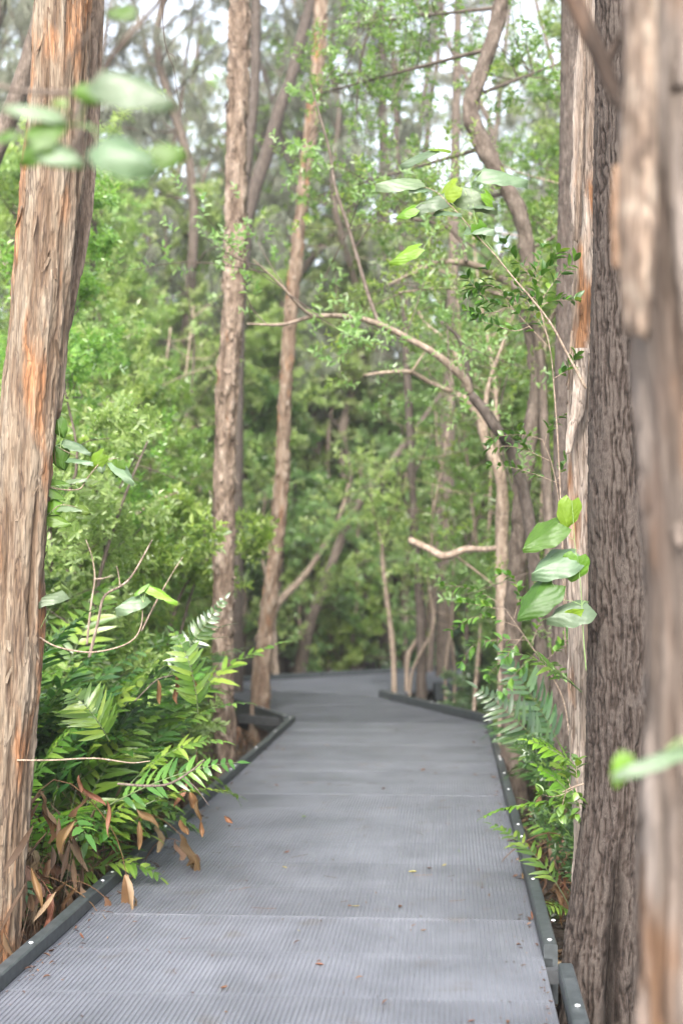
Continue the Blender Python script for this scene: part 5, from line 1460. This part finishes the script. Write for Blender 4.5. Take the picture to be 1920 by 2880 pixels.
# vine leaves beside the thick trunk
v4 = branchy('climbing_vine', 'vine with yellow green and silvery leaves growing out beside the thick left trunk', 'vine', [
    path([(110, 1118), (150, 1125), (185, 1122), (200, 1100), (235, 1060), (275, 1052)], d, [.003, .0025, .002, .0012]),
    path([(112, 1010), (140, 1030), (180, 1050)], d, [.002, .0012]), path([(112, 1180), (140, 1160), (180, 1165)], d, [.002, .0012])], 'twig')
for (cx_, cy_, lw_, tip, nrm, mt, sd_, at_) in [
    (140, 985, (45, 36), (.3, 0, -.9), (0, -1, .3), 'vine_b', 1, (140, 1030)), (180, 1022, (72, 40), (1, -.4, -.35), (.1, -.5, 1), 'vine', 2, (140, 1020)),
    (138, 1052, (60, 50), (.3, 0, -.8), (0, -1, .2), 'vine_b', 3, (150, 1030)), (185, 1055, (66, 30), (1, -.4, -.05), (0, -.35, 1), 'vine', 4, (160, 1040)),
    (217, 1060, (54, 40), (-.6, .1, -.5), (0, -.9, .3), 'vine_y', 5, (240, 1058)), (288, 1082, (70, 44), (.8, -.3, -.7), (.4, -.6, .7), 'vine', 6, (270, 1054)),
    (268, 1078, (40, 36), (-.2, .1, -.9), (-.1, -1, .2), 'vine_b', 7, (270, 1054)), (232, 1072, (30, 24), (.2, -.4, -.6), (0, -.8, .6), 'vine', 8, (235, 1060)),
    (124, 1160, (36, 44), (0, 0, 1), (0, -1, .2), 'vine_y', 9, (115, 1180)), (160, 1164, (62, 30), (1, -.4, 0), (0, -.4, 1), 'vine', 10, (130, 1165)),
    (194, 1172, (34, 24), (1, .1, -.4), (0, -.9, .4), 'vine_b', 11, (175, 1165)), (135, 1195, (60, 34), (1, -.2, -.2), (0, -.8, .5), 'vine_b', 12, (125, 1180)),
    (140, 1105, (56, 30), (1, -.3, -.1), (0, -.5, 1), 'vine_b', 13, (150, 1124)), (175, 1100, (50, 28), (.9, -.3, .2), (0, -.5, 1), 'vine', 14, (180, 1122)),
    (130, 1132, (50, 30), (.9, .1, -.4), (0, -.7, .8), 'vine_b', 15, (140, 1122))]:
    leaf_on(v4, D(cx_, cy_, d), tip, nrm, lw_[0] * mp_, lw_[1] * mp_, 950 + sd_, mt, .4, .25, attach=D(at_[0], at_[1], d))
# dry twigs in the fern bed
branchy('dry_twig', 'pale dry branching twig standing upright in the fern bed', 'twig', [
    path([(205, 1510), (225, 1430), (240, 1370), (280, 1345), (305, 1320), (350, 1240)], 6.9, [.008, .007, .006, .005, .003]),
    path([(276, 1345), (272, 1315), (268, 1300)], 6.9, [.004, .002]),
    ], 'bark_pale')
branchy('dry_twig', 'pale forked dry twig at the left of the fern bed', 'twig', [
    path([(200, 1480), (208, 1400), (218, 1330), (212, 1280), (198, 1240)], 7.4, [.006, .005, .004, .002]),
    path([(218, 1330), (240, 1328), (258, 1322)], 7.4, [.004, .002])], 'bark_pale')
branchy('dry_twig', 'thin reddish stem slanting up behind the heart shaped leaf', 'twig', [
    path([(325, 1450), (360, 1380), (400, 1310), (420, 1280)], 7.0, [.004, .004, .003, .002])], 'bark_pale')
branchy('dry_twig', 'straight thin twig running level from the thick trunk across the ferns', 'twig', [
    path([(40, 1746), (120, 1746), (220, 1742), (300, 1752), (345, 1748)], 5.9, [.004, .0035, .003, .002])], 'twig')
branchy('dry_twig', 'brown bent twig reaching right over the left rail', 'twig', [
    path([(270, 1800), (340, 1805), (390, 1800), (440, 1770), (470, 1745)], 6.4, [.006, .006, .005, .003]),
    path([(420, 1785), (450, 1810), (480, 1850)], 6.4, [.003, .002])], 'bark_bg')
branchy('dry_twig', 'grey fallen limb slanting through the left background', 'branch', [
    path([(200, 1270), (260, 1220), (310, 1185), (360, 1150), (410, 1130)], 12.5, [.022, .02, .018, .012, .006])], 'bark_pale')
branchy('dry_twig', 'grey thin limb lying behind the left vine leaves', 'branch', [
    path([(150, 1300), (220, 1245), (270, 1215), (330, 1190), (365, 1150)], 14.5, [.02, .02, .014, .008])], 'bark_pale')

# ------------------------------------------------------------------ blurred foreground branches and leaves
d = 2.4; mp_ = 1.2245 * d / 4000
fv = branchy('foreground_vine', 'out of focus vine with round green leaves crossing the top left corner', 'vine', [
    path([(-60, 195), (0, 196), (30, 205), (100, 212), (190, 208), (225, 180), (262, 125), (320, 55), (380, -10), (420, -60)], d, [.004, .0042, .0045, .005, .006, .0055, .0055, .005, .004]),
    path([(190, 208), (178, 260), (182, 320), (186, 350)], [2.4, 2.15], [.005, .004, .004]),
    path([(150, 200), (155, 150), (180, 110), (220, 60), (245, -10), (260, -60)], [2.4, 2.3], [.004, .004, .0035, .003]),
    path([(186, 350), (160, 372), (178, 330), (190, 300)], [2.15, 2.15], [.006, .007, .005])], ['bark_bg', 'bark_bg', 'bark_bg', 'bark_dark'])
for (cx_, cy_, lw_, tip, nrm, mt, cup, sd_, dd) in [
    (320, 190, (185, 130), (.95, -.2, -.3), (.1, -.95, .75), 'vine', .5, 1, 2.03), (75, 245, (130, 70), (-.95, -.2, .2), (.1, -.8, 1), 'vine', .4, 2, 2.11),
    (112, 295, (100, 80), (.7, .2, .6), (-.2, -.9, .2), 'vine_b', .2, 3, 2.11), (70, 345, (95, 78), (-.7, .1, -.5), (0, -.9, .3), 'vine_b', .3, 4, 2.11),
    (140, 345, (120, 80), (.9, -.2, -.3), (0, -1, .8), 'vine', .4, 5, 2.11), (295, 348, (150, 120), (.8, -.2, -.35), (0, -1, .6), 'vine', .5, 6, 1.95),
    (392, 355, (84, 66), (1, .0, .15), (.1, -1, .1), 'vine_b', .2, 7, 2.03), (215, 215, (46, 100), (.1, 0, -1), (0, -1, .1), 'vine_b', .2, 8, 2.11),
    (276, 26, (66, 44), (-.9, 0, .1), (0, -1, .4), 'vine_b', .2, 9, 2.42), (133, 235, (36, 24), (-.8, 0, .1), (0, -1, .2), 'vine_b', .2, 10, 2.26),
    (0, 315, (70, 40), (-.9, 0, -.1), (0, -.8, .6), 'vine_b', .2, 11, 2.11), (150, 372, (90, 34), (.9, 0, -.1), (0, -1, .2), 'vine_b', .2, 12, 2.15)]:
    mm_ = 1.2245 * dd / 4000
    leaf_on(fv, D(cx_, cy_, dd), tip, nrm, lw_[0] * mm_, lw_[1] * mm_, 970 + sd_, mt, cup, .25, attach=D(180, 290, 2.2) if sd_ < 9 else D(cx_ + 20, cy_ + 12, dd))
branchy('hanging_twig', 'fine dark twig dangling between the thick and slender left trunks', 'twig', [
    path([(372, -20), (376, 70), (385, 120), (400, 160), (408, 215), (425, 265)], 4.6, [.0022, .002, .0018, .0014, .0008]),
    path([(385, 120), (400, 130), (405, 150)], 4.6, [.0012, .0008])], 'bark_dark')
branchy('foreground_branch', 'blurred grey branch forking in front of the top right trunks', 'branch', [
    path([(1290, -60), (1325, 20), (1352, 80), (1378, 135), (1400, 190), (1425, 245), (1470, 300)], [2.5, 2.4], [.017, .0165, .016, .015, .014, .013, .013]),
    path([(1388, 160), (1405, 120), (1425, 85), (1440, 50), (1450, -40)], 2.45, [.009, .008, .006, .005])], 'front')
rf = branchy('foreground_leaf_stem', 'blurred bluish green leaf blade poking in from the right edge', 'leaf', [path([(1600, 1690), (1570, 1705), (1530, 1722)], 2.1, [.002, .0015, .001])], 'stem_g')
mm_ = 1.2245 * 2.1 / 4000
leaf_on(rf, D(1500, 1738, 2.1), (-1, -.1, -.25), (0, -.25, 1), 200 * mm_, 60 * mm_, 991, 'vine', .5, .15, attach=D(1530, 1722, 2.1))
leaf_on(rf, D(1424, 1775, 2.1), (-.3, 0, -.9), (-.1, -1, .2), 78 * mm_, 46 * mm_, 992, 'vine_y', .2, .15, attach=D(1440, 1748, 2.1))

# ------------------------------------------------------------------ litter
def curled_leaf(rg, L, W):
    nu = 6; vs = []
    k1, k2 = rg.uniform(-1.2, 1.2), rg.uniform(.3, 1.4)
    for i in range(nu):
        u = i / (nu - 1); w_ = W * .5 * math.sin(math.pi * (u * .94 + .03)) ** .8
        vs += [(-w_, L * (u - .5), k2 * w_ + k1 * L * .25 * (u - .5) ** 2 * 4 * .5), (0, L * (u - .5), k1 * L * .25 * (u - .5) ** 2 * 2), (w_, L * (u - .5), k2 * w_ + k1 * L * .25 * (u - .5) ** 2 * 2)]
    q = [[e * 3 + f, e * 3 + f + 1, e * 3 + f + 4, e * 3 + f + 3] for e in range(nu - 1) for f in (0, 1)]
    return np.array(vs), np.array(q)
def litter_field():
    rg = np.random.default_rng(1201); m_ = MB()
    V = [curled_leaf(rg, 1, .3) for _ in range(8)]
    n = 15000
    y = 3.2 + 21 * rg.random(n) ** 1.7
    x = rg.uniform(-1, 1, n) * (.26 * y + .6)
    dd = np.array([seg_dist(a, b) for a, b in zip(x, y)])
    k = dd > .98
    x, y = x[k], y[k]; z = gz(x, y)
    for j in range(8):
        s = slice(j, None, 8); nn = len(x[s])
        sc = rg.uniform(.05, .12, nn)
        pos = np.stack([x[s], y[s], z[s] + rg.uniform(.005, .05, nn)], 1)
        yaw = rg.uniform(0, 6.28, nn); tl = rg.normal(0, .35, (nn, 2))
        Xa = np.stack([np.cos(yaw), np.sin(yaw), tl[:, 0]], 1); Xa /= np.linalg.norm(Xa, axis=1)[:, None]
        Ya = np.stack([-np.sin(yaw), np.cos(yaw), tl[:, 1]], 1); Ya /= np.linalg.norm(Ya, axis=1)[:, None]
        Za = np.cross(Xa, Ya)
        A = np.stack([Xa, Ya, Za], 1) * sc[:, None, None]
        v = np.einsum('vk,nkj->nvj', V[j][0], A) + pos[:, None]
        q = (V[j][1][None] + (np.arange(nn) * len(V[j][0]))[:, None, None]).reshape(-1, 4)
        m_.add(v.reshape(-1, 3), q)
    tag(m_.build('leaf_litter', M['litter']), 'brown fallen leaves carpeting the forest floor', 'leaf litter', kind='stuff')
litter_field()
def tangle():
    """dry stalks and shrivelled straps under the ferns"""
    rg = np.random.default_rng(1301); m_ = MB()
    for k in range(3200):
        y = rg.uniform(5.2, 10.5); x = kl(y) - .12 - rg.random() ** 1.3 * 1.6
        z0 = GZ; h = rg.uniform(.1, .80)
        a = rg.uniform(0, 6.28); l = rg.uniform(.1, .4)
        p0 = np.array([x, y, z0]); p2 = p0 + np.array([math.cos(a) * l * .6, math.sin(a) * l, h])
        if p2[0] > kl(min(13, p2[1])) - .08: p2[0] = kl(min(13, p2[1])) - .1
        if rg.random() < .55:
            m_.tube([p0, (p0 + p2) / 2 + rg.normal(size=3) * .05, p2], [.0028, .002, .001], 3, 6, cap=False)
        else:
            v, q = curled_leaf(rg, rg.uniform(.10, .24), rg.uniform(.012, .035))
            A = np.array(Euler((rg.uniform(.6, 2.4), rg.uniform(-.6, .6), a)).to_matrix())
            m_.add(v @ A.T + p2, q)
    tag(m_.build('dry_undergrowth', M['litter']), 'tangle of dry brown stalks and withered straps under the ferns', 'dry undergrowth', kind='stuff')
tangle()
# withered leaves caught on the left rail
rg = np.random.default_rng(1401)
def hanging_leaf(label, cx_, cy_, dd, L, W, tip, nrm, seed, group=None):
    r_ = np.random.default_rng(seed); nu = 10; vs = []; W = W * .72; L = L * .9
    k1 = r_.uniform(.8, 2.2); tw = r_.uniform(-2.2, 2.2)
    for i in range(nu):
        u = i / (nu - 1); w_ = W * .5 * math.sin(math.pi * (u * .95 + .03)) ** .75 * (1 + .12 * math.sin(9 * u + seed))
        z = .10 * L * math.sin(u * 5 + seed); c_, s_ = math.cos(tw * (u - .5)), math.sin(tw * (u - .5))
        for v in (-1, -.5, 0, .5, 1):
            xx, zz = v * w_, k1 * w_ * (v * v)
            vs.append((xx * c_ - zz * s_, L * (u - .5), xx * s_ + zz * c_ + z))
    q = [[i * 5 + j, i * 5 + j + 1, (i + 1) * 5 + j + 1, (i + 1) * 5 + j] for i in range(nu - 1) for j in range(4)]
    y = Vector(tip).normalized(); z = Vector(nrm); z = (z - y * y.dot(z)).normalized(); x = y.cross(z)
    m_ = MB(); m_.add(np.array(vs) @ np.array([list(x), list(y), list(z)]), q)
    o = m_.build('dead_leaf', M['dead'], None, D(cx_, cy_, dd))
    return tag(o, label, 'dead leaf', group)
for i, (lb, cx_, cy_, L, W, tip) in enumerate([
    ('long tan withered leaf slanting above the left rail', 415, 1825, .155, .042, (-.5, 0, -1)),
    ('pale orange withered leaf hanging upright over the left rail', 457, 1862, .12, .036, (.1, 0, -1)),
    ('broad brown withered leaf folded behind the pale orange one', 440, 1838, .10, .06, (.2, .1, -1)),
    ('brown withered leaf drooping over the edge of the left rail', 425, 1900, .09, .045, (.5, -.2, -1)),
    ('narrow brown withered leaf touching the deck beside the left rail', 462, 1905, .085, .032, (.1, -.1, -1)),
    ('small brown withered leaf hanging farthest out over the deck', 525, 1882, .06, .030, (.8, 0, -.7)),
    ('curled brown withered leaf standing against the left rail', 340, 1880, .16, .05, (.8, -.2, -.7)),
    ('grey pink withered leaf hanging in the dark gap left of the rail', 155, 1925, .16, .06, (-.35, 0, -1)),
    ('brown withered strap hanging below the tan leaf', 320, 1920, .15, .04, (.0, 0, -1)),
    ('rolled brown withered leaf standing in the lower ferns', 186, 1800, .09, .03, (.1, 0, -1)),
    ('long brown withered leaf lying against the lower ferns', 215, 1830, .16, .035, (.8, 0, -.6)),
    ('ochre withered strap hanging beside the low green leaves', 250, 1880, .18, .03, (.1, 0, -1)),
    ('brown withered strap down in the gap by the thick trunk', 85, 2040, .18, .035, (.25, 0, -1))]):
    dd = {0: 7.0, 1: 6.95, 2: 7.05, 3: 6.9, 4: 6.9, 5: 6.95, 6: 6.9, 7: 6.0, 8: 6.7, 9: 6.4, 10: 6.5, 11: 6.5, 12: 5.7}[i]
    hanging_leaf(lb, cx_, cy_, dd, L, W, tip, (.3 * (-1) ** i, -1, .3), 1500 + i)
for i, (cx_, cy_, L, lb) in enumerate([(365, 1590, .13, 'curled brown frond leaf at the left of the hanging trio'), (405, 1585, .15, 'long brown frond leaf in the middle of the hanging trio'), (445, 1570, .14, 'narrow brown frond leaf at the right of the hanging trio')]):
    hanging_leaf(lb, cx_, cy_, 6.8, L, .035, (.1, 0, -1), (.2, -1, .2), 1540 + i)
branchy('dry_twig', 'thin red brown stalk holding three withered leaves over the ferns', 'twig', [
    path([(310, 1610), (360, 1562), (400, 1550), (440, 1530), (470, 1525)], 6.8, [.003, .0025, .0015])], 'bark_bg')
# fallen leaves and chips on the deck: photo pixels (1920 frame), length, colour
deck_bits = [(805, 2400, .055, 'dead', 'yellowish curled leaf on the deck left of the middle'), (800, 2442, .035, 'leaf_pale', 'pale straw leaf flat on the deck below the curled yellowish one'),
    (855, 2300, .03, 'leaf', 'small green leaf lying left of the deck middle'), (795, 2110, .05, 'dead', 'dark brown leaf flat on the far deck'), (1160, 2455, .05, 'leaf_pale', 'pale yellow leaf pair member lower on the right deck'),
    (1248, 2436, .04, 'leaf_pale', 'yellow leaf lying right of the pale yellow leaf'), (1375, 2520, .035, 'dead', 'light brown leaf near the right rail'), (1494, 2588, .04, 'dead', 'red brown upright leaf against the right rail'),
    (1468, 2474, .035, 'dead', 'red brown leaf by the rail above the upright one'), (1000, 2552, .04, 'leaf_pale', 'pale yellow leaf in the middle of the deck'), (1162, 2605, .03, 'dead', 'brown curled chip right of the deck middle'),
    (1183, 2580, .02, 'dead', 'tiny dark brown chip above the curled chip'), (292, 2590, .032, 'dead', 'dark leaf standing up near the left rail'), (230, 2646, .035, 'dead', 'dark brown leaf near the left rail below the standing one'),
    (228, 2668, .022, 'dead', 'small brown chip just below the dark leaf near the left rail'), (214, 2613, .03, 'dead', 'orange brown chip tucked along the left rail'), (297, 2726, .018, 'dead', 'tiny brown speck of leaf on the lower left deck'),
    (630, 2782, .038, 'dead', 'orange brown sliver on the lower deck left of middle'), (898, 2717, .035, 'dead', 'pale orange sliver in the middle of the lower deck'), (1010, 2753, .032, 'dead', 'pale brown chip on the lower deck right of middle'),
    (1325, 2875, .04, 'dead', 'orange leaf at the bottom edge of the deck'), (1548, 2820, .03, 'dead', 'light brown chip in the lower right corner of the deck'), (1540, 2795, .02, 'dead', 'brown speck above the lower right corner chip'),
    (1270, 2246, .02, 'leaf', 'small yellow green leaf on the right half of the deck'), (1290, 2395, .022, 'leaf', 'small green leaf in front of the yellow pair'), (1336, 2180, .035, 'dead', 'orange leaf on the deck past the right frond'),
    (1225, 2178, .03, 'dead', 'brown leaf on the deck left of the orange one'), (1003, 2080, .03, 'dead', 'dark leaf speck in the centre of the far deck'), (1284, 2162, .03, 'dead', 'dark chip above the orange far leaf'),
    (1100, 2640, .02, 'dead', 'faint brown chip on the right half of the near deck'), (1190, 2620, .03, 'dead', 'thin brown sliver right of the curled chip'), (795, 2588, .018, 'dead', 'dark red speck left of the deck middle'),
    (1345, 2450, .02, 'dead', 'brown fleck close to the bright frond'), (840, 2620, .02, 'leaf_pale', 'straw coloured fleck left of the deck middle'), (700, 2200, .03, 'dead', 'brown leaf near the left rail of the far deck'),
    (1080, 2000, .05, 'dead', 'rusty leaf just before the end of the right rail'), (1130, 2110, .03, 'dead', 'faint brown leaf on the far deck right of centre'), (930, 2020, .04, 'dead', 'brown speck near the left rail corner')]
M['leaf_pale'] = leafmat('straw_leaf', [(0, (.30, .27, .10)), (1, (.38, .33, .15))], (1.1, 1.0, .7), .6, .25, .3)
for i, (px_, py_, L, mt, lb) in enumerate(deck_bits):
    rg = np.random.default_rng(1600 + i)
    v, q = curled_leaf(rg, L, L * rg.uniform(.22, .38))
    m_ = MB(); m_.add(v, q)
    p_ = G(px_, py_, 0)
    o = m_.build('fallen_leaf', M[mt], None, (p_.x, p_.y, .004 + max(0.0, -float(v[:, 2].min()))))
    o.rotation_euler = (rg.normal() * .12, rg.normal() * .12, rg.uniform(0, 3.14))
    if 'upright' in lb or 'standing' in lb: o.rotation_euler = (1.0, .2, rg.uniform(0, 3)); o.location.z += L * .4
    tag(o, lb, 'fallen leaf', 'fallen leaves on the deck')

def debris():
    """small bits blown against the rails and into the ribs"""
    rg = np.random.default_rng(1801); m_ = MB()
    for k in range(520):
        y = 4.6 + 9.5 * rg.random() ** 1.4
        e = rg.random()
        a_, b_ = at_y(LB, L1, y).x, at_y(RB, R1, y).x
        if e < .42: x = a_ + .01 + rg.exponential(.05)
        elif e < .80: x = b_ - .01 - rg.exponential(.05)
        else: x = rg.uniform(a_ + .05, b_ - .05)
        L = rg.uniform(.006, .022) if rg.random() < .85 else rg.uniform(.025, .05)
        v, q = curled_leaf(rg, L, L * rg.uniform(.15, .5))
        A = np.array(Euler((rg.normal() * .2, rg.normal() * .2, rg.uniform(0, 6.28))).to_matrix())
        v = v @ A.T; v[:, 2] -= v[:, 2].min() - .0035
        m_.add(v + np.array([x, y, 0]), q)
    for k in range(46):
        y = 4.8 + 8 * rg.random(); x = rg.uniform(at_y(LB, L1, y).x + .06, at_y(RB, R1, y).x - .06); a = rg.uniform(0, 3.14); L = rg.uniform(.04, .13)
        p = np.array([x, y, .0045]); u = np.array([math.cos(a), math.sin(a), 0]) * L / 2; w_ = np.array([-u[1], u[0], 0]) * rg.uniform(-.3, .3)
        m_.tube([p - u, p + w_, p + u], [.0009, .0009], 4, 7)
    tag(m_.build('leaf_debris', M['litter']), 'fine bits of leaf and twig scattered on the deck and along its rails', 'leaf debris', kind='stuff')
debris()
